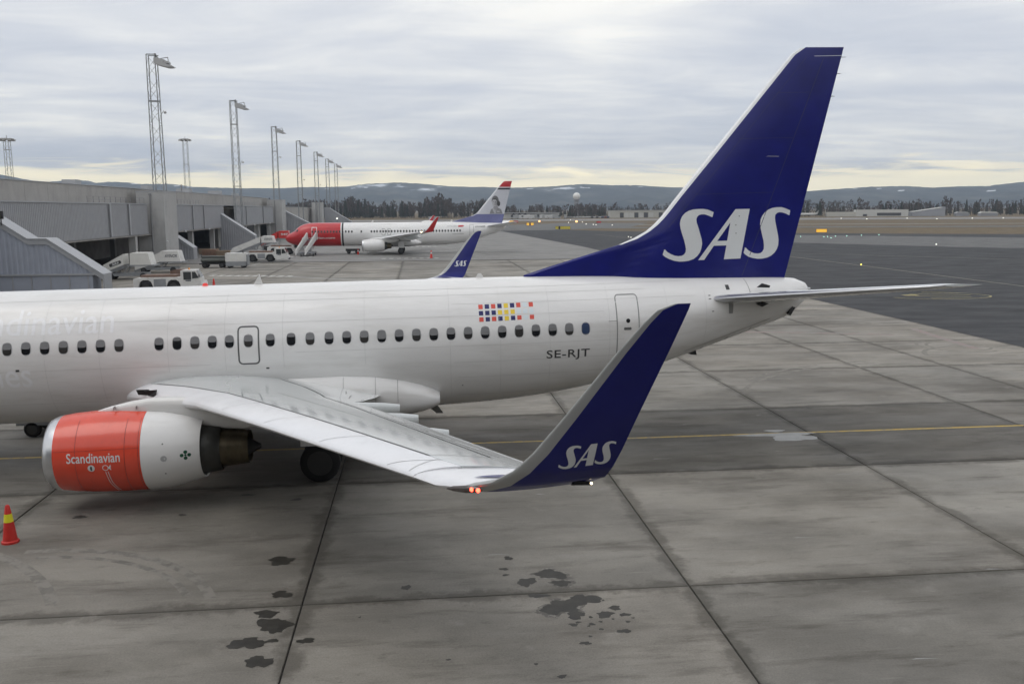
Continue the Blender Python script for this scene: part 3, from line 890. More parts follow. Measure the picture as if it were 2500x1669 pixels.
ORANGE_D = mat('cowl joint', (0.30, 0.03, 0.02), 0.5)

# ---- the near jet
W0 = [-0.508 * i for i in range(16)] + [-8.167, -8.709, -9.304, -9.926, -10.46, -10.943, -11.431, -11.928, -12.429] + [-13.536 - 0.508 * i for i in range(16)]
SLOPE = 0.0155
jet = empty('jet_airliner', 'white jet airliner with blue SAS tail and orange engine, parked in the foreground', 'airplane')
jet.rotation_euler = (0, -SLOPE, 0)
jet.location = (0.062, 0, 0)
J = airliner(dict(sf=0, sa=0, slope=SLOPE, rz=0.0, near=True, body=[('fuselage', -24.5, 7.64, W_PAINT)], white=W_PAINT, wing=G_PAINT, windows=W0,
    wframe=lambda x: WFRAME,
    doors=[(-10.235, -9.615, 3.29, 4.40, 0.13, 0.045, OUTLINE), (0.97, 1.70, 3.02, 4.93, 0.12, 0.035, OUTLINE_L), (-21.6, -20.75, 2.9, 4.75, .12, .04, OUTLINE)],
    fin_bands=[('tail_fin', 5.0, 12.405, BLUE)], fin_le=True, winglet=(BLUE, WL_EDGE), winglet_logo=True, cowl=(ORANGE, W_PAINT)), jet)
for sh in SH_SAS:
    decal('lettering', sh, J['pfin'], LETTER_W, J['fin'], (.3, .3))
decal('registration', fit2d(SH_REG, -1.21, 0.13, 3.03, 3.36), J['put'](0.004), LETTER_G, J['body'], (9, .1))
decal('titles', fit2d(SH_T1, -18.35, -13.70, 4.33, 5.02), J['put'](0.004), LETTER_S, J['body'], (9, .12))
decal('titles', fit2d(SH_T2, -18.75, -16.0, 2.86, 3.60), J['put'](0.004), LETTER_S, J['body'], (9, .12))
FLAGS = ['RBRBYBRWR', 'BBBYYYWWW', 'RBRBYBRWR']
for r_, row in enumerate(FLAGS):
    for c_, ch in enumerate(row):
        x, z = -3.21 + c_ * 0.190 + 0.002 * r_, 4.645 - r_ * 0.178 + c_ * 0.003
        decal('flag_square', poly(rrect(x, x + .13, z, z + .125, .004, 1)), J['put'](0.004), {'R': F_RED, 'B': F_BLUE, 'Y': F_YEL, 'W': F_WHITE}[ch], J['body'])
ln = 0.18

# ---- the jet at the next-but-one stand
njet = empty('jet_airliner', 'white jet airliner with red nose and portrait on its tail fin, parked beyond', 'airplane', (-0.11, 129.9, -0.12))
WN = [-0.508 * i - 0.55 + 2.79 for i in range(23)] + [-9.45, -9.93, -10.42, -10.9, -11.4, -11.95, -12.4, -12.9] + [-14.6] + [-16.2 - .508 * i for i in range(14)]
WN = [x for x in WN if x < -4.9 + 2.79 + 30]
def n_inv(x):
    return x + 3.05 if x < -13.3 - 3.05 else (x - 2.79 if x > -4.8 + 2.79 else x)
NJ = airliner(dict(sf=3.05, sa=2.79, slope=0.0, rz=-0.12, near=False,
    body=[('nose_section', -24.5, -15.05, N_RED), ('paint_band', -15.05, -14.86, W_PAINT), ('paint_band', -14.86, -14.58, N_BLACK), ('fuselage', -14.58, 7.64, W_PAINT)], white=W_PAINT, wing=G_PAINT,
    windows=[x for x in WN if x < 2.3], wframe=lambda x: WFRAME if x > -17.7 else N_RED,
    doors=[(-11.15, -10.55, 3.30, 4.42, 0.13, 0.06, OUTLINE), (-10.2, -9.6, 3.30, 4.42, 0.13, 0.06, OUTLINE), (3.9, 4.62, 3.05, 5.0, 0.12, 0.05, OUTLINE), (-22.95, -22.05, 2.85, 4.75, .1, .10, LETTER_W)],
    fin_bands=[('tail_fin', 5.0, 6.75, N_BLUE), ('fin_panel', 6.75, 10.95, N_SILVER), ('fin_band', 10.95, 11.25, N_BLACK), ('fin_band', 11.25, 11.40, LETTER_W), ('fin_top', 11.40, 12.405, N_RED)],
    fin_le=True, winglet=(N_RED, LE_PAINT), winglet_logo=False, cowl=(W_PAINT, W_PAINT)), njet)
nb, nf = NJ['body'], NJ['fin']
decal('titles', fit2d(SH_NCOM, -24.6, -19.05, 2.68, 3.10), NJ['put'](0.01), LETTER_W, nb, (.4, .15))
decal('registration', fit2d(SH_NREG, 4.88, 6.6, 4.47, 4.75), NJ['put'](0.02), LETTER_G, nb, (.4, .15))
decal('small_titles', fit2d(SH_NSM, 0.05, 1.85, 4.62, 4.80), NJ['put'](0.02), OUTLINE_L, nb, (.4, .15))
decal('small_badge', poly([(1.95, 4.58), (2.8, 4.62), (2.95, 4.75), (2.8, 4.88), (1.95, 4.86)]), NJ['put'](0.02), N_RED, nb, (.4, .12))
decal('belly_titles', poly([(.9, 3.40), (2.9, 3.42), (2.9, 3.47), (.9, 3.45)]), NJ['put'](0.02), OUTLINE, nb, (.4, .15))
# radome hump of the aerial on the roof and a blade aerial
MB().loft([[(x, w * math.sin(math.pi * (i / 10 - .5)), 5.36 + h * math.cos(math.pi * (i / 10 - .5))) for i in range(11)] for x, w, h in ((-4.5, .1, .05), (-4.2, .4, .22), (-3.7, .5, .34), (-2.8, .5, .34), (-1.9, .3, .2), (-1.4, .08, .08))]).build('aerial_dome', W_PAINT, njet, 40)
for x in (-13.0, .6):
    MB().prism([(x, -.02, 5.4), (x + .35, -.02, 5.4), (x + .42, -.02, 5.85), (x + .25, -.02, 5.85)], (0, .04, 0)).build('blade_antenna', W_PAINT, njet)
# cockpit panes
for a, b, c, d in ((-23.35, -22.75, 3.95, 4.30), (-22.68, -22.2, 4.0, 4.36)):
    decal('cockpit_pane', poly([(a - 3.05, c), (b - 3.05, c + .02), (b - 3.05, d + .05), (a - 3.05 + .28, d)]), NJ['put'](0.01), GLASS, nb, (.2, .1))
# the printed head and shoulders on the fin: a plain generic portrait
pf2 = NJ['pfin']
def fd(d):
    return lambda p: pf2((p[0] + 2.79, p[1]), d)
for nm, L_, m_, d_ in (('portrait_hair', ell(5.72, 9.05, .62, .86, 20), HAIR2, .006), ('portrait_hair', ell(6.30, 8.55, .30, .46, 14), HAIR1, .009), ('portrait_neck', [(5.45, 8.2), (6.1, 8.2), (6.3, 7.4), (5.3, 7.4)], SKIN2, .008),
                       ('portrait_coat', [(4.7, 6.8), (4.95, 7.5), (5.35, 7.75), (5.8, 7.25), (6.15, 7.85), (6.75, 7.55), (7.0, 6.8)], COAT, .010), ('portrait_collar', [(5.2, 7.6), (5.45, 7.75), (5.85, 6.95), (5.6, 6.85)], SKIN1, .013), ('portrait_collar', [(6.0, 7.3), (6.5, 7.25), (6.45, 7.08), (5.95, 7.1)], SKIN1, .013),
                       ('portrait_face', ell(5.58, 8.72, .44, .66, 18), SKIN1, .012), ('portrait_cheek', ell(5.83, 8.62, .17, .45, 14), SKIN2, .015), ('portrait_fringe', [(5.3, 9.35), (5.75, 9.5), (6.1, 9.15), (6.12, 8.9), (5.75, 9.25), (5.4, 9.22)], HAIR1, .018),
                       ('portrait_eye', ell(5.42, 8.86, .09, .05, 8), HAIR1, .020), ('portrait_eye', ell(5.80, 8.84, .09, .05, 8), HAIR1, .020), ('portrait_nose', [(5.58, 8.8), (5.52, 8.55), (5.64, 8.52)], SKIN2, .020), ('portrait_mouth', ell(5.60, 8.36, .12, .03, 8), HAIR2, .020)):
    decal(nm, poly(L_), fd(d_), m_, nf, (.5, .5))
# ---------------------------------------------------------------- ground
def ground_mat(name, base, var, dark, light, streak=True, rough=0.8, slab=False, speck=0.12, spec=0.25):
    m = bpy.data.materials.new(name)
    m.use_nodes = True
    nt = m.node_tree
    b = nt.nodes['Principled BSDF']
    b.inputs['Specular IOR Level'].default_value = spec
    geo = nt.nodes.new('ShaderNodeNewGeometry')
    def N(scale, st=(1, 1, 1), detail=6, rgh=0.62, loc=(0, 0, 0)):
        detail = min(detail, 6)
        mp = nt.nodes.new('ShaderNodeMapping')
        mp.inputs['Scale'].default_value = st
        mp.inputs['Location'].default_value = loc
        nt.links.new(geo.outputs['Position'], mp.inputs[0])
        n = nt.nodes.new('ShaderNodeTexNoise')
        n.inputs['Scale'].default_value = scale
        n.inputs['Detail'].default_value = detail
        n.inputs['Roughness'].default_value = rgh
        nt.links.new(mp.outputs[0], n.inputs[0])
        return n.outputs[0]
    def MR(x, a, b_, c, d, smooth=True):
        r = nt.nodes.new('ShaderNodeMapRange')
        r.interpolation_type = 'SMOOTHSTEP' if smooth else 'LINEAR'
        for i, v in enumerate((a, b_, c, d)):
            r.inputs[i + 1].default_value = v
        nt.links.new(x, r.inputs[0])
        return r.outputs[0]
    def MIX(f, a, c, mode='MIX'):
        x = nt.nodes.new('ShaderNodeMix')
        x.data_type = 'RGBA'
        x.blend_type = mode
        for s, v in ((0, f), (6, a), (7, c)):
            if isinstance(v, (int, float)):
                x.inputs[s].default_value = v
            elif isinstance(v, tuple):
                x.inputs[s].default_value = v + (1,)
            else:
                nt.links.new(v, x.inputs[s])
        return x.outputs[2]
    c = MIX(MR(N(0.35, (0.6, 1, 1)), .32, .68, 0, 1), tuple(v * (1 - var) for v in base), tuple(v * (1 + var) for v in base))
    c = MIX(MR(N(0.9, (0.30, 1.6, 1) if streak else (1, 1, 1), 10, .70, (5, 3, 0)), .50, .70, 0, dark[3] * .9), c, tuple(dark[:3]))
    c = MIX(MR(N(0.16, (0.7, 1.2, 1), 8, .6, (31, 7, 0)), .47, .72, 0, dark[3]), c, tuple(dark[:3]))
    if slab:
        c = MIX(MR(N(2.6, (0.55, 1.1, 1), 6, .72, (3, 44, 0)), .56, .72, 0, dark[3] * .6), c, tuple(v * .9 for v in dark[:3]))
    if streak:
        c = MIX(MR(N(2.2, (0.22, 3.2, 1), 9, .7, (2, 8, 0)), .56, .76, 0, light[3]), c, tuple(light[:3]))
        c = MIX(MR(N(1.1, (0.8, 0.9, 1), 9, .7, (12, 18, 0)), .58, .74, 0, light[3] * .8), c, tuple(light[:3]))
    fine = MR(N(26, (1, 1, 1), 5, .7), .25, .75, 1 - speck, 1 + speck, False)
    sc = nt.nodes.new('ShaderNodeVectorMath')
    sc.operation = 'SCALE'
    nt.links.new(c, sc.inputs[0])
    nt.links.new(fine, sc.inputs['Scale'])
    c = sc.outputs[0]
    if slab:
        # dirt gathered along the joints: distance to the slab's own edge
        tcn = nt.nodes.new('ShaderNodeTexCoord')
        sp_ = nt.nodes.new('ShaderNodeSeparateXYZ')
        nt.links.new(tcn.outputs['Generated'], sp_.inputs[0])
        def mth(op, p, q=None):
            z_ = nt.nodes.new('ShaderNodeMath')
            z_.operation = op
            for i_, v_ in enumerate((p, q)):
                if v_ is None:
                    continue
                if isinstance(v_, (int, float)):
                    z_.inputs[i_].default_value = v_
                else:
                    nt.links.new(v_, z_.inputs[i_])
            return z_.outputs[0]
        ex = mth('SUBTRACT', 0.5, mth('ABSOLUTE', mth('SUBTRACT', sp_.outputs[0], 0.5)))
        ey = mth('SUBTRACT', 0.5, mth('ABSOLUTE', mth('SUBTRACT', sp_.outputs[1], 0.5)))
        ed = mth('MINIMUM', ex, ey)
        wob = mth('MULTIPLY', mth('SUBTRACT', N(1.1, (1, 1, 1), 6, .7, (77, 5, 0)), 0.40), 0.16)
        edge = MR(mth('SUBTRACT', ed, wob), -0.012, 0.026, 0.62, 0.0)
        c = MIX(edge, c, tuple(v * .75 for v in dark[:3]))
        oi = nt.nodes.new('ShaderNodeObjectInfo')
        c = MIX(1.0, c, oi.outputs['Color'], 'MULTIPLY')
    nt.links.new(c, b.inputs['Base Color'])
    nt.links.new(MR(N(0.5, (0.4, 1.3, 1), 8, .6, (9, 1, 0)), .35, .7, rough - .22, rough + .08), b.inputs['Roughness'])
    bp = nt.nodes.new('ShaderNodeBump')
    bp.inputs['Strength'].default_value = 0.25 if slab else 0.08
    bp.inputs['Distance'].default_value = 0.01
    nt.links.new(N(18, (.5, 1.5, 1), 5), bp.inputs['Height'])
    nt.links.new(bp.outputs[0], b.inputs['Normal'])
    return m
CONC = ground_mat('worn apron concrete', (0.250, 0.233, 0.204), 0.22, (0.095, 0.085, 0.070, 0.72), (0.37, 0.35, 0.315, 0.42), slab=True, speck=.20)
CONC_FAR = ground_mat('far apron pavement', (0.215, 0.21, 0.20), 0.12, (0.13, 0.125, 0.12, 0.55), (0.29, 0.285, 0.27, 0.35))
ASPH = ground_mat('taxiway asphalt', (0.060, 0.061, 0.065), 0.14, (0.045, 0.046, 0.048, 0.5), (0.105, 0.105, 0.107, 0.35), streak=False, rough=.92, spec=.12)
ASPH_OLD = ground_mat('older taxiway asphalt', (0.112, 0.112, 0.110), 0.14, (0.09, 0.09, 0.088, 0.5), (0.20, 0.20, 0.195, 0.3))
GRASS = ground_mat('winter grass', (0.135, 0.100, 0.055), 0.2, (0.085, 0.065, 0.036, .6), (0.17, 0.14, 0.09, .3), rough=.95)
RUNWAY_M = ground_mat('runway asphalt', (0.22, 0.21, 0.20), 0.08, (0.17, 0.16, 0.15, .4), (0.27, 0.26, 0.25, .3))
SEAL = mat('joint sealant', (0.030, 0.028, 0.026), 0.85)
YEL = mat('yellow line paint', (0.46, 0.31, 0.045), 0.6, var=0.15, vscale=6.0, dirt=(0.20, 0.18, 0.13, 0.8), dscale=5.0, dlo=.48, dhi=.62)
WLINE = mat('worn white paint', (0.60, 0.60, 0.57), 0.7, var=0.12, vscale=3.0, dirt=(0.26, 0.26, 0.25, 0.8), dscale=2.5, dlo=.48, dhi=.66)
WLINE2 = mat('faded white paint', (0.33, 0.33, 0.315), 0.7, var=0.12, vscale=1.5, dirt=(0.23, 0.23, 0.22, 0.9), dscale=1.4, dlo=.45, dhi=.62)
TLINE = mat('faded taxi line paint', (0.27, 0.25, 0.19), 0.7, var=0.2, vscale=.5)
TYEL = mat('taxiway yellow paint', (0.45, 0.38, 0.13), 0.65, var=0.2, vscale=3.0, dirt=(0.14, 0.14, 0.13, .7), dscale=2.0, dlo=.5, dhi=.65)
REDP = mat('faded red paint', (0.25, 0.175, 0.16), 0.7, dirt=(0.235, 0.222, 0.205, 1.0), dscale=1.2, dlo=.42, dhi=.58, dstretch=(.4, 1.5, 1))
WET = mat('damp oil stain', (0.034, 0.031, 0.025), 0.5, var=0.35, vscale=4.0)
WET2 = mat('drying oil stain', (0.115, 0.106, 0.092), 0.6, var=0.3, vscale=3.0, dirt=(0.22, 0.205, 0.18, 1.0), dscale=6.0, dlo=.5, dhi=.56)
TYRE = mat('tyre rub', (0.15, 0.14, 0.122), 0.8, var=.2, vscale=2.0, dirt=(0.215, 0.20, 0.175, 1.0), dscale=3.0, dlo=.42, dhi=.55)
PALE = mat('pale concrete patch', (0.36, 0.36, 0.355), 0.7, var=0.12, vscale=3.0)

def sheet(name, pts, z, m, parent=None, **kw):
    return MB().add([(x, y, z) for x, y in pts], [tuple(range(len(pts)))]).build(name, m, parent, fix=False, **kw)
G0 = 8500
sheet('ground', [(G0 * math.cos(2 * math.pi * i / 48), 300 + G0 * math.sin(2 * math.pi * i / 48)) for i in range(48)], -0.12, GRASS, kind='structure')
apron = sheet('apron', [(-60, -45), (27.4, -45), (27.4, 106), (-60, 106)], -0.035, SEAL, kind='structure')
XJ = [0.35 + 7.7 * i for i in range(-8, 3)] + [20.0, 27.35]
YJ = [-3.66 + 7.77 * i for i in range(-5, 15)]
slab_cache = {}
rs_ = random.Random(3)
for i in range(len(XJ) - 1):
    for j in range(len(YJ) - 1):
        w, d = XJ[i + 1] - XJ[i], YJ[j + 1] - YJ[j]
        key = round(w, 2)
        if key not in slab_cache:
            g, b = 0.016, 0.012
            mb = MB()
            mb.loft([[(g, g, -.06), (w - g, g, -.06), (w - g, d - g, -.06), (g, d - g, -.06)], [(g, g, -b), (w - g, g, -b), (w - g, d - g, -b), (g, d - g, -b)], [(g + b, g + b, 0), (w - g - b, g + b, 0), (w - g - b, d - g - b, 0), (g + b, d - g - b, 0)]], False, True)
            slab_cache[key] = mb.mesh('slab', CONC)
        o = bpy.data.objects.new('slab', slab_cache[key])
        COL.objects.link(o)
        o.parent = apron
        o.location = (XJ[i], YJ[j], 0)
        o.rotation_euler = (rs_.uniform(-.0002, .0002), rs_.uniform(-.0002, .0002), 0)
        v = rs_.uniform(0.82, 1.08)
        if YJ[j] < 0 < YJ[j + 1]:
            v *= 0.58  # dirty centreline row, darkened further to stand in for shade under the fuselage
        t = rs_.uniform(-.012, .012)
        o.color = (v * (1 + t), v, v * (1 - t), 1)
far = sheet('far_apron', [(-70, 106.3), (27.4, 106.3), (27.4, 150), (25.5, 200), (22.6, 280), (10, 300), (-70, 420)], -0.004, CONC_FAR, kind='structure')
taxi = sheet('taxiway', [(27.4, -60), (320, -60), (320, 90), (154.7, 196.8), (129, 210.5), (111, 222), (78.4, 238), (45, 289), (22.6, 280), (25.5, 200), (27.4, 150)], -0.008, ASPH, kind='structure')
sheet('taxi_shoulder', [(62, 175), (96, 128), (190, 60), (320, -10), (320, 40), (160, 150), (115, 192), (80, 222), (66, 205)], -0.004, ASPH_OLD, taxi)
def strip_far(name, d0, d1, m, z, kind='structure', x0=-60, x1=900, tilt=-0.22):
    return sheet(name, [(x0, d0 - (x0 - 100) * tilt * -1), (x1, d0 + (x1 - 100) * tilt), (x1, d1 + (x1 - 100) * tilt), (x0, d1 - (x0 - 100) * tilt * -1)], z, m, kind=kind)
strip_far('grass_strip', 300, 322, ASPH_OLD, -0.06, x0=60)
strip_far('service_road', 362, 375, RUNWAY_M, -0.06, x0=60)
strip_far('runway', 510, 600, RUNWAY_M, -0.05, x0=-60)
sheet('crossing_taxiway', [(22, 285), (46, 290), (80, 330), (110, 420), (70, 440), (30, 380), (-20, 330)], -0.05, ASPH_OLD, kind='structure')
# painted lines
def line(pts, w, z, m, name='painted_line', parent=None):
    mb = MB()
    rr = []
    for i, p in enumerate(pts):
        a, b = Vector(pts[max(i - 1, 0)] + (0,)), Vector(pts[min(i + 1, len(pts) - 1)] + (0,))
        d = (b - a).normalized()
        n = Vector((-d.y, d.x, 0)) * (w / 2)
        c = Vector((p[0], p[1], z))
        rr.append([c + n, c - n])
    mb.loft(rr, False, False, False)
    return mb.build(name, m, parent or apron, fix=False)
line([(-40, 0.28), (27.3, 0.28)], 0.15, 0.004, YEL)
line([(27.45, 0.28), (45, 0.28)], 0.15, 0.0, YEL, parent=taxi)
line([(51.9, -20), (51.9, 103), (50.6, 150), (46, 230)], 0.22, -0.003, TLINE, parent=taxi)
line([(30, 140), (60, 112), (110, 58)], 0.2, -0.003, TLINE, parent=taxi)
for i in range(10):
    x = -29.6 + i * 1.02
    y = 79.9 - (x + 29.5) * 0.33
    sheet('painted_dash', [(x, y), (x + .62, y - .1), (x + .95, y + 1.2), (x + .33, y + 1.3)], 0.004, WLINE, apron)
line([(-20, 77.0), (-16.5, 74.2), (-13.2, 71.6), (-9, 70.4), (2, 68)], 0.55, 0.004, WLINE2)
line([(-21.4, 88.6), (-9.6, 89.5)], 0.35, 0.004, WLINE2)
line([(-28, 98.4), (-28, 105.8)], 0.12, 0.004, WLINE2)
line([(-24, 121.2), (-18, 117), (-11.1, 113.1)], 0.25, 0.001, WLINE2, parent=far)
for i in range(8):
    x = -10.8 + i * 1.17
    sheet('painted_dash', [(x, 112.6), (x + .62, 112.6), (x + .66, 113.6), (x + .04, 113.6)], 0.001, WLINE, far)
    x = -10.4 + i * 1.2
    sheet('painted_dash', [(x, 156.5), (x + .66, 156.5), (x + .66, 158), (x, 158)], 0.001, WLINE, far)
for i in range(5):
    x = -27 + i * 1.0
    sheet('painted_dash', [(x, 121.4), (x + .62, 121.0), (x + .7, 122), (x + .1, 122.4)], 0.001, WLINE, far)
line([(-25, 136), (27, 133)], 0.2, 0.001, WLINE2, parent=far)
line([(-12, 97), (27, 95.5)], 0.2, 0.004, WLINE2)
line([(14.5, 24.7), (18, 23.8), (23, 22.2)], 0.5, 0.004, REDP)
line([(25.6, 24.6), (25, 20.5), (24.6, 16.5)], 0.5, 0.004, REDP)
ov = [(38.9 + 4.2 * math.cos(t) * (1 - .25 * math.sin(t)) + .0, 44.4 + 3.1 * math.sin(t)) for t in [rad(a) for a in range(200, 441, 12)]]
line(ov, 0.13, -0.003, TYEL, 'painted_loop', taxi)
for y, x0, x1 in ((45.9, 37.4, 42.0), (44.2, 37.0, 42.0), (42.5, 37.4, 41.0)):
    line([(x0, y), (x1, y)], 0.14, -0.003, TYEL, 'painted_bar', taxi)
sheet('painted_block', [(36.3, 44.5), (37.6, 44.5), (37.6, 45.2), (36.3, 45.2)], -0.002, TYEL, taxi)
# stains
STAINS = [(-2.35,-10.54,.29,.25),(-2.9,-10.87,.18,.21),(-2.2,-11.0,.21,.13),(-2.4,-12.12,.33,.31),(-1.9,-11.84,.31,.25),(-2.16,-12.49,.17,.16),(-1.61,-12.52,.16,.13),(-1.37,-12.26,.12,.09),(-1.24,-12.57,.10,.07),(-1.4,-13.22,.12,.08),(-2.18,-13.59,.10,.06),(-2.27,-12.87,.08,.06),(-1.93,-12.88,.06,.05),(-3.15,-9.56,.08,.12),(-3.3,-10.15,.10,.06),(-3.29,-10.46,.07,.05),(-2.77,-14.67,.07,.06),(-3.14,-14.22,.04,.03),(-1.25,-12.86,.05,.04),(-2.17,-12.78,.05,.04),(-1.52,-11.91,.03,.03),(-5.35,-10.85,.09,.12),(-8.08,-9.12,.29,.22),(-7.81,-10.9,.2,.16),(-7.97,-11.75,.22,.16),(-7.75,-12.25,.30,.30),(-8.12,-12.91,.28,.23),(-7.69,-12.86,.10,.08),(-7.09,-12.93,.14,.11),(-7.8,-13.61,.22,.21),(-13.53,-5.63,.2,.10),(-11.01,-5.78,.11,.07),(-9.67,-4.33,.18,.07),(-8.31,-4.89,.15,.08),(-2.75,-11.55,.2,.1),(-2.0,-12.95,.03,.03),(-1.75,-12.8,.04,.03),(-1.5,-12.72,.03,.03),(-1.8,-13.1,.05,.03),(-2.05,-13.35,.04,.03),(-1.12,-12.72,.03,.03),(-1.9,-12.6,.04,.04),(-6.2,-12.1,.03,.03),(-4.6,-13.9,.04,.03)]
rp = random.Random(11)
for x, y, a, b in STAINS:
    n = 30
    ph = [rp.uniform(0, 6.28) for _ in range(4)]
    pts = []
    for i in range(n):
        t = 2 * math.pi * i / n
        r = 1 + .16 * math.sin(2 * t + ph[0]) + .14 * math.sin(3 * t + ph[1]) + .10 * math.sin(5 * t + ph[2]) + .08 * math.sin(8 * t + ph[3]) + .05 * math.sin(13 * t + ph[0]) + rp.uniform(-.07, .07)
        pts.append((x + a * r * math.cos(t), y + b * r * math.sin(t)))
    sheet('wet_patch', pts, 0.0035 + 0.0006 * (len(apron.children) % 3), WET, apron)
    if a > .2 and x > -3:
        k_ = rp.uniform(1.18, 1.35)
        sheet('drying_patch', [(x + (px - x) * k_ * rp.uniform(.95, 1.08) + .02, y + (py - y) * k_ * rp.uniform(.95, 1.1) - .02) for px, py in pts], 0.0015 + 0.0004 * (len(apron.children) % 4), WET2, apron)
def arc(cx, cy, r, a0, a1, w, n=22):
    line([(cx + r * math.cos(rad(lerp(i / n, a0, a1))), cy + r * math.sin(rad(lerp(i / n, a0, a1)))) for i in range(n + 1)], w, 0.0012 + .0002 * (int(r * 10) % 5), TYRE, 'tyre_mark', apron)
for cx, cy, r, a0, a1, w in ((-13.5, -12.5, 4.6, 20, 95, .22), (-13.5, -12.5, 4.2, 25, 90, .16), (-19, -14, 7.5, 25, 75, .25), (24.2, 17.5, 1.6, 120, 330, .18), (24.2, 17.5, 2.1, 110, 300, .2), (24.0, 14.2, 3.2, 30, 170, .25), (18, 2, 11, 95, 150, .22), (18, 2, 11.5, 95, 140, .18)):
    arc(cx, cy, r, a0, a1, w)
for x, y, a, b in ((6.9, .12, 1.35, .20), (7.25, -.35, .75, .42), (7.0, .62, .35, .16)):
    pts = []
    for i in range(22):
        t = 2 * math.pi * i / 22
        r = 1 + .14 * math.sin(3 * t + x * 9) + .08 * math.sin(7 * t)
        pts.append((x + a * r * math.cos(t), y + b * r * math.sin(t)))
    sheet('pale_patch', pts, 0.006 + .001 * b, PALE, apron)
for i in range(26):
    x, y = rp.uniform(-4, 12), rp.uniform(-16, 3)
    sheet('scuff', [(x, y), (x + rp.uniform(.2, .9), y + rp.uniform(-.05, .05)), (x + .1, y + .025)], 0.003, PALE if i % 3 else WET, apron)

# ---------------------------------------------------------------- pier, towers and walkways
PCONC = mat('pier concrete panels', (0.37, 0.355, 0.335), 0.85, var=0.09, vscale=0.7, dirt=(0.22, 0.21, 0.195, .5), dscale=.5, dlo=.5, dhi=.75, dstretch=(1, 1, .4), bump=.1)
PCONC2 = mat('smooth tower concrete', (0.42, 0.415, 0.405), 0.85, var=0.07, vscale=0.6, dirt=(0.26, 0.255, 0.25, .5), dscale=.8, dlo=.5, dhi=.75, dstretch=(1, 1, .3))
CORR = mat('grey ribbed cladding', (0.33, 0.335, 0.35), 0.5, metal=.25, var=0.06, vscale=1.0)
CORR_B = mat('blue grey ribbed cladding', (0.33, 0.355, 0.415), 0.5, metal=.2, var=0.06, vscale=1.0)
FASC = mat('light metal fascia', (0.38, 0.39, 0.41), 0.45, metal=.3, var=0.05, vscale=1.5)
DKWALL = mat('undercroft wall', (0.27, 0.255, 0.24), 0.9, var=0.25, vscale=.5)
DOORG = mat('dark glazing', (0.03, 0.033, 0.037), 0.25)
PIPE = mat('grey drainpipe', (0.23, 0.23, 0.235), 0.5)
WOOD = mat('raw timber', (0.27, 0.20, 0.14), 0.85, var=0.15, vscale=3.0)
WOOD2 = mat('reddish boards', (0.27, 0.165, 0.115), 0.85, var=0.15, vscale=3.0)
pier = empty('pier_building', 'long low grey concrete pier with ribbed metal bays and open ground floor', 'building', (-50, 130, 0))
def P(mb, name, m, parent=pier, **kw):
    o = mb.build(name, m, None, **kw)
    o.parent = parent
    o.matrix_parent_inverse = Matrix.Translation(-parent.location)
    return o
y = 18.0
while y < 226:
    P(MB().box(-46.15, -45.95, y + .015, y + 5.985, 8.2, 10.75 if y > 90 else 10.72), 'wall_panel', PCONC)
    y += 6
y = 229.0
while y < 318:
    P(MB().box(-46.15, -45.95, y + .015, y + 5.485, 4.4, 8.45), 'wall_panel', PCONC)
    y += 5.5
P(MB().box(-66, -46.2, 18, 226, 10.3, 10.5), 'roof', PCONC)
P(MB().box(-66, -46.2, 226.1, 330, 8.1, 8.3), 'roof', PCONC)
P(MB().box(-46.3, -45.85, 18, 226, 10.75, 10.83), 'parapet', FASC)
P(MB().box(-46.3, -45.85, 228, 318, 8.45, 8.53), 'parapet', FASC)
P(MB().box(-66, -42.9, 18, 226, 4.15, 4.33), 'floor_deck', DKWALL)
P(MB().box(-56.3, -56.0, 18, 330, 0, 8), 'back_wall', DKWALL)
P(MB().box(-66, -45.9, 330, 330.3, 0, 8.4), 'end_wall', PCONC)
P(MB().box(-66, -45.9, 17.7, 18, 0, 10.5), 'end_wall', PCONC)
def ribs(y0, y1, x, z0, z1, pitch=.42, depth=.05):
    mb = MB()
    pts = []
    y = y0
    while y < y1:
        for dy, dx in ((0, 0), (.14, 0), (.19, depth), (.37, depth)):
            if y + dy < y1:
                pts.append((x + dx, y + dy))
        y += pitch
    pts.append((x, y1))
    rr = [[(a, b, z0), (a, b, z1)] for a, b in pts]
    return mb.loft(rr, False, False, False)
for y0, y1, zb in ((20, 104.5, 4.4), (113, 155, 4.4), (165, 216, 4.4)):
    c = P(ribs(y0, y1, -43.0, zb, 8.45), 'ribbed_cladding', CORR)
    P(MB().box(-46, -42.85, y0, y1, 8.46, 8.58), 'bay_roof', FASC)
    P(MB().box(-43.05, -42.9, y0, y1, 4.3, 4.42), 'sill_rail', PIPE)
    for yy in ([88.5, 96] if y0 == 20 else [130, 138] if y0 == 113 else [178, 200]):
        P(MB().box(-43.0, -42.85, yy, yy + .55, 4.4, 8.45), 'cover_strip', FASC)
        P(MB().cyl((-42.8, yy - .35, 4.4), (-42.8, yy - .35, 8.4), .09, n=8), 'drainpipe', PIPE)
for yy in (98.3, ):
    P(MB().box(-43.9, -43.0, yy, yy + .9, 0, 4.2), 'column', PCONC2)
for i in range(12):
    yy = 34 + i * 16.3
    if yy > 104:
        P(MB().box(-44.4, -43.6, yy, yy + .8, 0, 4.15), 'column', PCONC2)
    P(MB().box(-52, -51.3, yy, yy + .8, 0, 4.15), 'column', PCONC2)
for y0, y1 in ((171, 180), (184, 192), (195, 206)):
    P(MB().box(-46.4, -46.3, y0, y1, .2, 4.1), 'glazed_opening', DOORG)
P(MB().box(-47, -46.4, 165, 216, 0, 4.15), 'inner_wall', PCONC)
for y0, y1 in ((237, 243), (262, 272), (296, 306)):
    P(MB().box(-45.94, -45.9, y0, y1, 1.2, 4.2), 'glazed_opening', DOORG)
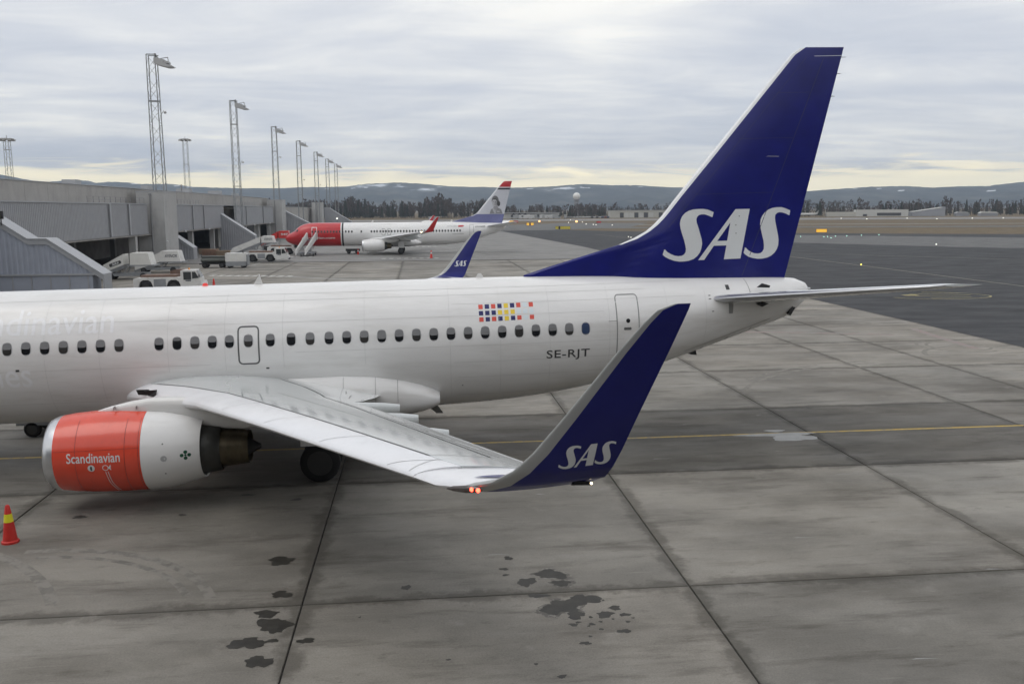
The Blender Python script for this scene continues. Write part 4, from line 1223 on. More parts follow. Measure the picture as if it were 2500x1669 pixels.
P(MB().box(-46.15, -45.95, 228, 318, 0, 4.38), 'lower_wall', PCONC)
for yy, sx_, h_ in ((94.5, 1.6, .7), (128, 1.2, .9), (150, 2.4, .8), (176, 2.6, 1.0), (201, 1.4, .7), (60, 2.0, .6)):
    P(MB().box(-50.5, -50.5 + sx_, yy, yy + 2.2, 10.5, 11.2 + h_ * .6), 'roof_unit', FASC)
P(MB().cyl((-48, 144, 10.5), (-48, 144, 12.3), .12, n=8), 'roof_vent', PIPE)
for y0, y1 in ((82, 104), (114, 136), (168, 190)):
    rl = MB()
    for z in (8.95, 9.3):
        rl.bar((-43.2, y0, z), (-43.2, y1, z), .05)
    yy = y0
    while yy <= y1:
        rl.bar((-43.2, yy, 8.58), (-43.2, yy, 9.32), .05)
        yy += 2
    P(rl, 'roof_railing', PIPE)
for yy in (117, 124, 141, 170, 187, 209):
    P(MB().sphere((-42.75, yy, 4.2), .16, 8, 6), 'soffit_lamp', LETTER_W)
TW = [('nearest square concrete tower on the pier, with a drainpipe', 105.7, 112.5), ('middle square concrete tower of the pier, behind the boarding stairs', 218.1, 225.2), ('farthest square concrete tower at the pier end, above the red nose', 318.8, 325.4)]
for lab, y0, y1 in TW:
    t = empty('stair_tower', lab, 'tower', (-43, (y0 + y1) / 2, 0), group='concrete towers along the pier')
    P(MB().box(-44.75, -41, y0, y1, 0, 10.2), 'shaft', PCONC2, t)
    P(MB().box(-44.8, -40.95, y0 - .05, y1 + .05, 10.2, 10.32), 'coping', FASC, t)
    P(MB().cyl((-42.8, y0 - .12, .2), (-42.8, y0 - .12, 9.8), .11, n=8), 'drainpipe', PIPE, t)
    P(MB().box(-42.95, -42.65, y0 - .25, y0 - .002, 9.7, 10.0), 'rain_hopper', PIPE, t)
    P(MB().sphere((-40.9, y0 + .3, 3.2), .14), 'wall_lamp', LETTER_W, t)
def walkway(lab, y0, top, base, wid=2.3, mw=None, x_end=None):
    """enclosed sloping walkway whose long side faces -y; top: list of (x, z) from pier outwards"""
    mw = mw or CORR
    t = empty('sloping_walkway', lab, 'walkway', (top[0][0], y0, 0), group='sloping walkways off the pier')
    xs = top[-1][0]
    def ztop(x):
        return lin([(a, b) for a, b in top], x, 1)
    pts = []
    x = top[0][0]
    while x < xs:
        for dx, d in ((0, 0), (.13, 0), (.18, -.05), (.36, -.05)):
            if x + dx < xs:
                pts.append((x + dx, y0 + d))
        x += .42
    pts.append((xs, y0))
    for q, yy in (('side_wall', 0), ('side_wall', wid)):
        rr = [[(a, b + yy, base), (a, b + yy, max(base + .01, ztop(a) - .32))] for a, b in pts]
        P(MB().loft(rr, False, False, False), q, mw, t)
    for (xa, za), (xb, zb) in zip(top, top[1:]):
        P(MB().prism([(xa, y0 - .14, za - .52), (xb, y0 - .14, zb - .52), (xb, y0 - .14, zb - .12), (xa, y0 - .14, za - .12)], (0, .1, 0)), 'fascia', FASC, t)
        P(MB().prism([(xa, y0 - .22, za - .1), (xb, y0 - .22, zb - .1), (xb, y0 - .22, zb), (xa, y0 - .22, za)], (0, wid + .4, 0)), 'roof', FASC, t)
    P(MB().prism([(xs, y0, 0), (xs, y0 + wid, 0), (xs, y0 + wid, ztop(xs) - .1), (xs, y0, ztop(xs) - .1)], (-.12, 0, 0)), 'end_wall', FASC, t)
    if base > .3:
        m2 = MB()
        m2.box(top[0][0], xs - .9, y0 - .05, y0 + wid, 0, base - .12)
        P(m2, 'plinth', CORR_B, t)
        P(MB().box(top[0][0], xs - .7, y0 - .18, y0 - .05, base - .12, base + .02), 'plinth_rail', FASC, t)
        x = top[0][0]
        while x < xs - 1:
            P(MB().box(x, x + .09, y0 - .10, y0 - .052, 0, base - .14), 'plinth_rib', CORR, t)
            x += 1.5
    return t
walkway('nearest blue grey ribbed walkway sloping down at the left edge', 50, [(-43, 9.5), (-39.1, 6.81), (-37.0, 5.38), (-35.5, 5.38), (-31.2, 2.38)], 2.42, wid=1.9, mw=CORR_B)
walkway('grey sloping walkway just beyond the nearest concrete tower', 118, [(-46, 5.95), (-40.2, 1.80)], 0)
walkway('grey ribbed sloping walkway behind the large white covered stairs', 152, [(-43.2, 7.1), (-36.7, 2.75)], 0)
walkway('grey sloping walkway just beyond the middle concrete tower', 227, [(-42, 7.6), (-34.3, 3.6)], 0)
walkway('far sloping walkway at the end of the pier', 330.5, [(-41.3, 8.45), (-39.3, 8.3), (-34.7, 5.2), (-30.9, 3.0)], 0)
# yellow stand sign on the left edge
YSIGN = mat('yellow stand sign', (0.62, 0.47, 0.03), 0.5)
sg = empty('stand_sign', 'small black framed yellow stand sign at the left edge above the walkway', 'sign', (-39.0, 49.6, 0))
P(MB().box(-39.6, -38.62, 49.55, 49.7, 6.98, 7.62), 'frame', DARKM, sg)
P(MB().box(-39.5, -38.86, 49.50, 49.549, 7.03, 7.5), 'face', YSIGN, sg)
P(MB().box(-39.3, -39.2, 49.56, 49.66, 6.6, 6.98), 'post', DARKM, sg)
P(MB().box(-38.85, -38.78, 49.56, 49.66, 6.45, 6.98), 'post', DARKM, sg)

# ---------------------------------------------------------------- lattice light masts
GALV = mat('galvanised steel', (0.27, 0.28, 0.285), 0.55, metal=.4)
LAMPM = mat('floodlight housing', (0.40, 0.40, 0.40), 0.45, metal=.3)
MAST_CACHE = {}
def mast(lab, x, y, z0, z1, w=1.45, round_head=False, grp='light masts along the pier'):
    t = empty('light_mast', lab, 'light mast', (x, y, z0), group=grp)
    h = z1 - z0
    w0, w1 = w, w * .82
    for sx_ in (-1, 1):
        for sy_ in (-1, 1):
            MB().bar((sx_ * w0 / 2, sy_ * w0 / 2, 0), (sx_ * w1 / 2, sy_ * w1 / 2, h), .10).build('leg', GALV, t)
    br = MB()
    n = int(h / 1.5)
    for i in range(n):
        a, b = h * i / n, h * (i + 1) / n
        wa, wb = lerp(a / h, w0, w1) / 2, lerp(b / h, w0, w1) / 2
        for k, (p, q) in enumerate((((-1, -1), (1, -1)), ((1, -1), (1, 1)), ((1, 1), (-1, 1)), ((-1, 1), (-1, -1)))):
            if i % 2:
                p, q = q, p
            br.bar((p[0] * wa, p[1] * wa, a), (q[0] * wb, q[1] * wb, b), .04)
        if i % 8 == 7:
            for p, q in (((-1, -1), (1, -1)), ((1, -1), (1, 1)), ((1, 1), (-1, 1)), ((-1, 1), (-1, -1))):
                br.bar((p[0] * wb, p[1] * wb, b), (q[0] * wb, q[1] * wb, b), .12)
    br.build('bracing', GALV, t, kind='stuff')
    if round_head:
        MB().cyl((0, 0, h - .3), (0, 0, h), 1.9, n=16).build('lamp_ring', LAMPM, t)
        for k in range(8):
            a = k * math.pi / 4
            MB().box(1.9 * math.cos(a) - .4, 1.9 * math.cos(a) + .4, 1.9 * math.sin(a) - .4, 1.9 * math.sin(a) + .4, h - .7, h - .25).build('floodlight', LAMPM, t)
        MB().bar((0, 0, h), (0, 0, h + .9), .12).build('top_rod', GALV, t)
    else:
        for y_ in (-.5, .5):
            MB().bar((-w1 / 2, y_ * w1, h), (w1 / 2 + .2, y_ * w1, h), .12).build('head_rail', GALV, t)
        MB().loft([[(a, -.9, b), (a, .9, b), (a, .9, b + c), (a, -.9, b + c)] for a, b, c in ((.45, -1.25, .75), (1.2, -1.5, .8), (2.2, -1.75, .45), (3.0, -1.7, .12))]).build('lamp_cradle', LAMPM, t).location = (0, 0, h)
        for k, (a, b) in enumerate(((.8, -.75), (1.5, -.95), (2.1, -1.2))):
            fl = MB().box(a - .3, a + .3, -.75, .75, b, b + .28).build('floodlight', LAMPM, t)
            fl.location = (0, 0, h)
        MB().bar((1.2, 0, h - .5), (2.2, 0, h - .3), .09).bar((2.2, 0, h - .3), (2.35, 0, h - 1.3), .09).bar((1.2, 0, h - .5), (1.15, 0, h - 1.2), .09).build('guard_rail', GALV, t)
        MB().box(.35, .6, -.1, .1, h - .9, h + .2).build('head_post', DARKM, t)
        MB().bar((w / 2, 0, h * .56), (1.25, 0, h * .6), .06).build('camera_arm', GALV, t)
        MB().sphere((1.4, 0, h * .585), .2, 8, 6).build('camera_dome', LAMPM, t, 60)
    return t
mast('tallest steel lattice light mast, rising from the nearest concrete tower', -42.3, 109, 10.3, 29.5)
mast('second lattice light mast from the left pier end, standing on the ground', -41.9, 164.1, 0, 29.5)
mast('third lattice light mast, rising from the middle concrete tower', -42.4, 219.5, 10.3, 29.2)
mast('fourth lattice light mast along the pier', -42, 265.3, 0, 28.9)
mast('fifth lattice light mast, rising near the farthest concrete tower', -42, 313.5, 0, 28.4)
mast('sixth lattice light mast along the pier, last but one', -42, 355.3, 0, 28.2)
mast('last and smallest lattice light mast along the pier', -42, 394.9, 0, 28)
mast('distant round headed light mast between the two tallest masts', -92.2, 330, 0, 34.3, 1.9, True, 'round headed masts behind the pier')
mast('distant round headed light mast at the left edge of the view', -122.5, 250, 0, 28.4, 1.7, True, 'round headed masts behind the pier')

# the terminal building the picture was taken from: its unseen facade, added behind the camera to shade the fuselage
TG = mat('terminal glazing', (0.035, 0.04, 0.045), 0.08)
TM = mat('terminal metal', (0.16, 0.165, 0.17), 0.5, metal=.3)
term = empty('terminal_building', 'glazed dark terminal front facing the parked jet from behind the viewer', 'building', (-4, -32, 0))
P(MB().box(-70, 60, -45, -31.2, 0, 3.4), 'base_wall', PCONC, term)
P(MB().box(-70, 60, -45, -31.0, 3.42, 4.3), 'floor_band', TM, term)
P(MB().box(-70, 60, -45, -30.2, 12.4, 14.2), 'roof_edge', TM, term)
P(MB().box(-70, 60, -44.9, -44.6, 4.3, 12.4), 'back_wall', PCONC, term)
for i in range(26):
    x = -70 + i * 5
    P(MB().box(x + .08, x + 4.92, -31.5, -31.44, 4.32, 12.38), 'glass_pane', TG, term)
    P(MB().box(x - .07, x + .07, -31.7, -31.2, 4.31, 12.39), 'mullion', TM, term)
# ---------------------------------------------------------------- vehicles and apron equipment
VWHITE = mat('dirty white vehicle paint', (0.68, 0.67, 0.645), 0.4, var=0.06, vscale=1.5, dirt=(0.34, 0.31, 0.27, .5), dscale=1.3, dlo=.5, dhi=.75)
VWHITE2 = mat('cream vehicle panel', (0.70, 0.69, 0.65), 0.45, var=0.05, vscale=1.5)
VGREY = mat('grey vehicle panel', (0.26, 0.27, 0.28), 0.5, var=0.08, vscale=2.0)
VDARK = mat('dark vehicle frame', (0.045, 0.045, 0.046), 0.6)
VGREEN = mat('dark olive drab paint', (0.085, 0.092, 0.083), 0.6, var=0.15, vscale=2.0)
VGLASS = mat('vehicle glass', (0.045, 0.05, 0.052), 0.1)
RUST = mat('rusty brown machinery', (0.16, 0.10, 0.075), 0.8, var=0.2, vscale=3.0)
VRED = mat('red vehicle paint', (0.56, 0.035, 0.03), 0.4)
VBLUE = mat('blue tarpaulin', (0.08, 0.09, 0.32), 0.6)
CONE_R = mat('cone red', (0.58, 0.028, 0.02), 0.5, var=.08, vscale=9.0)
CONE_Y = mat('cone reflective yellow', (0.80, 0.74, 0.03), 0.4)
LETTER_D = mat('dark blue grey lettering', (0.10, 0.11, 0.13), 0.5)
AMBER = mat('amber beacon', (0.85, 0.30, 0.03), 0.3)

def tug(lab, loc, ln=6.3, rz=0.0):
    t = empty('pushback_tug', lab, 'tug', loc, rz, 'white aircraft tugs')
    w = 1.25
    prof = [(0, .45), (.05, 1.25), (.8, 1.35), (4.4, 1.35), (4.5, .95), (6.2, .90), (6.3, .62), (6.25, .38), (4.55, .35), (4.35, .55), (4.2, .95), (3.95, 1.12), (3.45, 1.12), (3.2, .95), (3.05, .55), (2.9, .38), (1.95, .38), (1.8, .55), (1.65, .95), (1.4, 1.12), (.9, 1.12), (.65, .95), (.5, .45)]
    MB().prism([(x, -w, z) for x, z in prof], (0, 2 * w, 0)).build('chassis', VWHITE, t)
    MB().box(.3, 4.2, -w + .25, w - .25, .4, 1.15).build('engine_block', VDARK, t)
    MB().box(1.9, 3.0, -w - .012, -w, .5, 1.2).build('side_hatch', VGREY, t)
    MB().box(.6, 3.9, -.8, .8, 1.35, 1.55).build('deck_hatch', RUST, t)
    cab = MB().prism([(4.35, -w + .05, .96), (4.35, -w + .05, 1.95), (4.5, -w + .05, 2.02), (5.75, -w + .05, 2.02), (6.15, -w + .05, 1.3), (6.2, -w + .05, .92)], (0, 1.5, 0)).build('cab', VWHITE, t)
    MB().prism([(4.62, -w + .04, 1.12), (4.62, -w + .04, 1.85), (5.32, -w + .04, 1.85), (5.32, -w + .04, 1.12)], (0, -.02, 0)).build('side_window', VGLASS, cab)
    MB().prism([(5.42, -w + .04, 1.2), (5.42, -w + .04, 1.85), (5.72, -w + .04, 1.85), (6.02, -w + .04, 1.28)], (0, -.02, 0)).build('side_window', VGLASS, cab)
    MB().add([(5.80, -w + .15, 1.96), (6.14, -w + .15, 1.34), (6.14, .2, 1.34), (5.80, .2, 1.96)], [(0, 1, 2, 3)]).build('windscreen', VGLASS, cab).location = (.03, 0, .02)
    MB().box(4.8, 5.3, -w + .01, -w + .04, .98, 1.08).build('number_plate', LETTER_D, cab)
    MB().cyl((5.0, -.5, 2.02), (5.0, -.5, 2.18), .08, n=8).build('beacon', AMBER, cab)
    MB().box(6.28, 6.42, -.9, -.55, .5, .75).build('headlamp', LETTER_W, t)
    MB().box(6.2, 6.45, -.2, .2, .3, .55).build('tow_hook', VDARK, t)
    MB().bar((6.0, -w - .1, 1.5), (6.15, -w - .25, 1.5), .04).box(6.1, 6.16, -w - .35, -w - .15, 1.35, 1.65).build('mirror', VDARK, cab)
    for x in (1.15, 3.7):
        for s in (-1, 1):
            wheel('wheel', (x, s * (w - .14), .53), .53, .36, 'y', t)
    return t
tug('white aircraft tug seen just over the fuselage top, nearest of the tugs', (-31.75, 60.5, 0))
tug('white aircraft tug with square cab beside the covered stairs', (-30.6, 109.2, 0))
tug('white aircraft tug at the red nose, behind the other tug', (-30.9, 131.2, 0))

def covered_stairs(lab, loc, low, high, canopy, zc0, zc1, m, text=None, tm=None, plate=False, rz=0.0, wid=2.0):
    """low/high: (x, z) ends of the sloping flight; canopy: x range of the top cabin"""
    t = empty('boarding_stairs', lab, 'boarding stairs', loc, rz, 'covered boarding stairs')
    (xl, zl), (xh, zh) = low, high
    c0, c1 = canopy
    fl = MB().prism([(xl, -wid / 2, zl - .15), (xl, -wid / 2, zl + .35), (xl + .35, -wid / 2, zl + .85), (xh, -wid / 2, zc1 - .12), (xh, -wid / 2, zc0 + .02)], (0, wid, 0)).build('flight_cover', m, t)
    MB().prism([(xl - .1, -wid / 2 + .1, zl - .42), (xl - .1, -wid / 2 + .1, zl - .12), (xh, -wid / 2 + .1, zc0 + .04), (xh, -wid / 2 + .1, zc0 - .38)], (0, wid - .2, 0)).build('flight_beam', VGREY, t)
    cb = MB().prism([(c0, -wid / 2 - .06, zc0), (c0 + .05, -wid / 2 - .06, zc1 - .08), (c0 + .2, -wid / 2 - .06, zc1), (c1 - .3, -wid / 2 - .06, zc1), (c1, -wid / 2 - .06, zc0)], (0, wid + .12, 0)).build('canopy', m, t)
    MB().box(c0 - .15, c1 + .35, -wid / 2 - .1, wid / 2 + .1, zc0 - .12, zc0 - .005).build('platform', VGREY, t)
    if text:
        w_ = (c1 - c0) * .62
        x0 = c0 + (c1 - c0) * .22
        decal('lettering', fit2d(text, x0, x0 + w_, zc0 + (zc1 - zc0) * .38, zc0 + (zc1 - zc0) * .68), lambda p: Vector((p[0], -wid / 2 - .075, p[1])), tm or LETTER_D, cb)
    if plate:
        a = math.atan2(zh - zl, xh - xl)
        ex, ez = math.cos(a), math.sin(a)
        px, pz = xl + 1.0, zl + .72
        def pp(u, v, d):
            return Vector((px + u * ex - v * ez, -wid / 2 - d, pz + u * ez + v * ex))
        decal('name_plate', poly(rrect(0, 1.35, -.16, .2, .12)), lambda p: pp(p[0], p[1], .015), LETTER_G, fl)
        decal('lettering', fit2d(SH_SASBOX, .3, 1.1, -.08, .12), lambda p: pp(p[0], p[1], .022), LETTER_W, fl)
    ch = MB().box(xl + .3, c1 - .6, -wid / 2 + .15, wid / 2 - .15, .38, .72).build('chassis', VGREY, t)
    MB().box(xl + .2, xl + 1.0, -wid / 2 + .1, wid / 2 - .1, .55, min(1.1, zl + .3)).build('drive_unit', VDARK, t)
    for x in (xh - .5, xh + .4):
        MB().bar((x - .5, -.7, .7), (x, -.7, zc0 - .12), .10).build('strut', STEEL, t)
        MB().bar((x - .5, .7, .7), (x, .7, zc0 - .12), .10).build('strut', STEEL, t)
    for x in (xl + 1.0, c1 - 1.0):
        for s in (-1, 1):
            wheel('wheel', (x, s * (wid / 2 - .2), .36), .36, .24, 'y', t)
    return t
covered_stairs('cream covered boarding stairs with dark name plate at the walkway foot', (-37.7, 76.8, 0), (-2.5, .80), (0, 1.7), (.7, 3.0), 1.62, 2.95, VWHITE2, plate=True)
covered_stairs('white covered boarding stairs lettered AVINOR below the nearest tower', (-36.6, 87, 0), (-3.0, .55), (.2, 1.45), (.1, 2.5), 1.40, 2.70, VWHITE, SH_AVI)
covered_stairs('large white covered boarding stairs lettered AVINOR behind the tug', (-29.2, 115.2, 0), (-4.6, 1.0), (-.1, 2.6), (.1, 2.05), 2.62, 3.62, VWHITE, SH_AVI)
covered_stairs('red covered boarding stairs beyond the red aircraft nose', (-31.2, 139.2, 0), (-2.0, 1.4), (.9, 2.6), (1.1, 3.1), 2.55, 3.85, VRED, SH_NUM, LETTER_W)
MB().prism([(-37.3, 87.6, 1.1), (-37.3, 87.6, 1.5), (-34.9, 87.6, 2.9 - .6), (-34.9, 87.6, 1.4)], (0, 1.2, 0)).build('machinery_housing', VWHITE2, None)
bpy.data.objects['machinery_housing'].name = 'hopper'
tag(bpy.data.objects['hopper'], 'pale sloping metal hopper behind the nearest tug', 'hopper')
MB().prism([(-29.1, 62.2, 1.3), (-29.1, 62.2, 1.75), (-28.6, 62.2, 1.9), (-27.4, 62.2, 1.9), (-27.2, 62.2, 1.6), (-27.1, 62.2, 1.3)], (0, 1.0, 0)).build('machine_cover', RUST, None, label='rust brown machine cover behind the nearest tug cab', cat='machine')
MB().box(-29.2, -27.0, 62.1, 63.3, 0, 1.29).build('machine_base', VDARK, bpy.data.objects['machine_cover'])
# open stairs at the red-nosed jet's front door
st = empty('boarding_stairs', 'open white boarding stairs at the red aircraft front door', 'boarding stairs', (-24.3, 121.6, 0))
def skew(x, t_):
    return x + t_ * 1.35
for x in (-.75, .75):
    MB().prism([(skew(x, 0), 0, .25), (skew(x, 0), .3, .95), (skew(x, 1), 4.9, 3.55), (skew(x, 1), 4.9, 2.5)], (.07, 0, 0)).build('side_panel', VWHITE, st)
    MB().bar((skew(x + .03, 0), .2, 1.05), (skew(x + .03, 1), 4.9, 3.75), .09).build('handrail', VWHITE, st)
for i in range(14):
    t_ = i / 13
    MB().box(skew(-.7, t_), skew(.72, t_), 4.7 * t_, 4.7 * t_ + .36, .25 + 2.3 * t_, .29 + 2.3 * t_).build('tread', VGREY, st)
MB().box(.55, 2.25, 4.7, 6.3, 2.52, 2.62).build('platform', VGREY, st)
MB().box(2.2, 2.26, 4.75, 6.3, 2.62, 3.65).box(.58, .64, 4.95, 6.3, 2.62, 3.65).build('platform_screen', VWHITE, st)
MB().box(-.3, 2.0, 1.6, 5.8, .4, .62).build('chassis', VGREY, st)
MB().bar((1.2, 4.9, .6), (1.2, 4.9, 2.55), .16).bar((1.2, 2.6, .6), (1.2, 2.6, 1.45), .14).build('lift_strut', STEEL, st)
for x in (-.1, 1.9):
    for y in (2.2, 5.4):
        wheel('wheel', (x, y, .32), .32, .22, 'x', st)
# ground power unit and dark tank cart
gp = empty('ground_power_unit', 'white topped grey ground power unit on wheels beside the dark cart', 'power unit', (-30.3, 94.8, 0))
MB().box(-.15, 2.55, -.8, .8, .86, 1.95).build('generator_cover', VWHITE, gp)
MB().box(-.1, 2.5, -.85, .85, .28, .85).build('base', VGREY, gp)
MB().box(2.56, 2.72, -.7, .7, .3, 1.75).build('control_panel', VGREY, gp)
for x in (.4, 1.35):
    MB().box(x, x + .8, -.815, -.801, 1.0, 1.8).build('access_door', VWHITE2, gp)
MB().cyl((2.1, -.3, 1.95), (2.1, -.3, 2.25), .06, n=8).build('exhaust_pipe', VDARK, gp)
for x in (.35, 2.1):
    for s in (-1, 1):
        wheel('wheel', (x, s * .7, .28), .28, .2, 'y', gp)
tk = empty('tank_cart', 'dark olive tank cart on wheels left of the power unit', 'cart', (-34.0, 95.6, 0))
MB().loft([[(x, r * math.sin(2 * math.pi * i / 14), 1.0 + .5 * r * math.cos(2 * math.pi * i / 14)) for i in range(14)] for x, r in ((.1, .4), (.3, .8), (3.5, .8), (3.75, .45))]).build('tank', VGREEN, tk, 40)
MB().box(0, 3.9, -.75, .75, .45, .62).build('frame', VDARK, tk)
MB().box(.2, 3.6, -.5, .5, 1.38, 1.52).build('top_tray', VGREEN, tk)
for x in (.7, 2.9):
    for s in (-1, 1):
        wheel('wheel', (x, s * .7, .36), .36, .24, 'y', tk)
MB().bar((3.9, 0, .5), (4.3, 0, .45), .08).build('tow_bar', VDARK, tk)
MB().bar((.3, -.5, 1.5), (.3, -.5, 1.85), .05).build('handle', VDARK, tk)
# timber stacked in the open ground floor
for i, (x, y, z, a, b, c, m, lb) in enumerate(((-41.6, 130, 0, 2.4, 1.2, 1.0, WOOD2, 'reddish stack of boards under the pier, left of the two piles'), (-39.0, 129, 0, 2.2, 1.2, .85, WOOD, 'pale stack of boards under the pier beside the reddish pile'), (-43.0, 133.5, 0, 3.2, 1.0, 1.0, WOOD, 'tall timber pile furthest back under the pier'))):
    t = empty('board_stack', lb, 'timber', (x, y, z))
    n = 5
    for q in range(n):
        MB().box(random.uniform(-.1, .1), a + random.uniform(-.1, .1), -b / 2, b / 2, c * q / n, c * (q + .82) / n).build('board_layer', m, t)
# cart half hidden behind the near fuselage
bc = empty('baggage_cart', 'low dark cart seen under the near fuselage belly', 'cart', (-18.6, 3.6, 0))
MB().box(0, 2.6, -.7, .7, .42, .56).build('bed', VGREY, bc)
for x in (.5, 2.1):
    for s in (-1, 1):
        wheel('wheel', (x, s * .6, .28), .28, .2, 'y', bc)
MB().bar((2.6, 0, .48), (3.3, 0, .4), .07).build('tow_bar', VDARK, bc)
# belt cart under the far jet
gc = empty('service_cart', 'low dark service cart beneath the far jet belly', 'cart', (-17.6, 130.5, 0))
MB().box(0, 2.4, -.6, .6, .45, .85).build('bed', VDARK, gc)
for x in (.5, 1.9):
    for s in (-1, 1):
        wheel('wheel', (x, s * .55, .3), .3, .2, 'y', gc)

def cone(lab, loc, h, m1, m2, grp=None):
    t = empty('traffic_cone', lab, 'traffic cone', loc, group=grp)
    k = h / .95
    def rg(z, r, n=20):
        return [(k * r * math.cos(2 * math.pi * i / n), k * r * math.sin(2 * math.pi * i / n), k * z) for i in range(n)]
    MB().loft([rg(0, .20), rg(.05, .20), rg(.07, .165), rg(.53, .108), rg(.53, .104)]).build('body', m1, t, 40)
    MB().loft([rg(.53, .110), rg(.73, .084)]).build('reflective_band', m2, t, 40)
    MB().loft([rg(.73, .082), rg(.92, .052), rg(.95, .03)]).build('tip', m1, t, 40)
    return t
cone('red traffic cone with yellow band at the left edge of the apron', (-14.50, -7.25, 0), .90, CONE_R, CONE_Y)
cone('small white banded cone beneath the far engine', (-15.3, 127.2, 0), .95, CONE_R, LETTER_W, 'cones round the far jet')
cone('small red cone on the dashed white line behind the winglet', (-3.1, 113.2, 0), 1.2, CONE_R, LETTER_W, 'cones round the far jet')
cone('orange cone beside the nearest tug front', (-24.75, 61.0, 0), 1.05, CONE_R, CONE_R)

# ---------------------------------------------------------------- airfield signs and lights
SIGN_Y = mat('lit yellow sign face', (0.95, 0.52, 0.06), 0.4, emit=0.55)
SIGN_Y2 = mat('yellow sign face', (0.62, 0.52, 0.06), 0.4)
SIGN_R = mat('red sign face', (0.50, 0.05, 0.05), 0.4, emit=0.1)
SIGN_K = mat('black sign face', (0.02, 0.02, 0.02), 0.5)
def sign(lab, x, y, w, h, faces, rz=-.1):
    t = empty('airfield_sign', lab, 'sign', (x, y, -.1), rz, 'airfield guidance signs')
    for q in (-.4, .4):
        MB().box(w * q - .06, w * q + .06, -.06, .06, 0, .35).build('leg', VDARK, t)
    MB().box(-w / 2 - .06, w / 2 + .06, -.12, .12, .3, .3 + h + .1).build('housing', VDARK, t)
    for a, b, m in faces:
        MB().box(-w / 2 + w * a, -w / 2 + w * b, -.16, -.121, .34, .3 + h + .05).build('face', m, t)
    return t
sign('lit yellow sign nearest the far jet tail, beside a red sign', 44.3, 443, 5, .95, [(0, .5, SIGN_Y), (.55, 1, SIGN_R)])
sign('pair of small lit yellow sign panels left of the orange lamp', 43.7, 367, 3.0, 1.0, [(0, .36, SIGN_Y), (.62, 1, SIGN_Y)])
sign('wide black and yellow sign on the dark strip of the taxiway', 45.7, 288.5, 5.2, .95, [(0, .2, SIGN_Y2), (.2, .32, SIGN_K), (.32, 1, SIGN_Y2)])
sign('lit orange sign right of the blue tail', 111, 223.5, 3.0, .85, [(0, 1, SIGN_Y)])
sign('red sign between the runway lights', 84, 415, 2.2, .7, [(0, 1, SIGN_R)])
L_ORA = mat('orange lamp glow', (1.0, 0.55, 0.2), 0.3, emit=3.0)
L_WHI = mat('white lamp glow', (1.0, 0.97, 0.85), 0.3, emit=2.0)
L_GRN = mat('green lamp glow', (0.55, 1.0, 0.82), 0.3, emit=1.6)
L_YEL = mat('yellow lamp glow', (1.0, 0.85, 0.15), 0.3, emit=2.5)
ORD = 'first second third fourth fifth sixth seventh eighth ninth tenth eleventh twelfth thirteenth fourteenth fifteenth sixteenth'.split()
def airlamp(lab, x, y, r, m, h=.5, grp='airfield lights', z=-.1):
    t = empty('airfield_light', lab, 'light', (x, y, z), group=grp)
    MB().cyl((0, 0, 0), (0, 0, h), .06, n=6).build('stem', VDARK, t)
    MB().sphere((0, 0, h + r * .8), r, 8, 5).build('lamp', m, t, 60)
airlamp('bright orange lamp nearest the far jet tail', 56.1, 429, .45, L_ORA, .8, 'bright approach lamps')
airlamp('bright orange lamp near the white radar dome', 71.6, 408.6, .5, L_ORA, .8, 'bright approach lamps')
for i, (x, y) in enumerate(((247.6, 494), (247.3, 462), (280, 477.5), (279.6, 446), (308, 458), (328.6, 460.8))):
    airlamp('tiny white runway edge light, %s of six from the blue fin' % ORD[i], x, y, .22, L_WHI, .4, 'white runway edge lights')
for i, (x, y) in enumerate(((90, 189.5), (94.3, 185.7), (95.8, 186.9), (92.6, 178.2), (99, 189.3), (102.3, 190), (108.4, 194.4), (114.5, 197))):
    airlamp('tiny greenish pavement light right of the blue tail, %s from the fin' % ORD[i], x, y, .10, L_GRN, .12, 'greenish pavement lights', 0)
for i, (x, y) in enumerate(((71.9, 434), (89.7, 534), (81.8, 448.7), (72, 385), (73.2, 374), (72.5, 364), (78, 356))):
    airlamp('tiny white grass light between the two tails, %s from the left' % ORD[i], x, y, .17, L_WHI, .2, 'white lights left of the blue tail')
for i, (x, y) in enumerate(((48.8, 200.9), (48.4, 196.4))):
    airlamp('tiny white light close by the blue fin edge, %s of two' % ORD[i], x, y, .10, L_WHI, .1, 'white lights by the fin', 0)
airlamp('tiny yellow light on the taxiway line', 51.8, 82.9, .09, L_YEL, .06, None, 0)
airlamp('single white light on the open taxiway at far right', 95.2, 138.3, .12, L_WHI, .06, None, 0)
airlamp('bright lamp above the far jet nose', -36.5, 330, .28, L_WHI, 4.0, None)

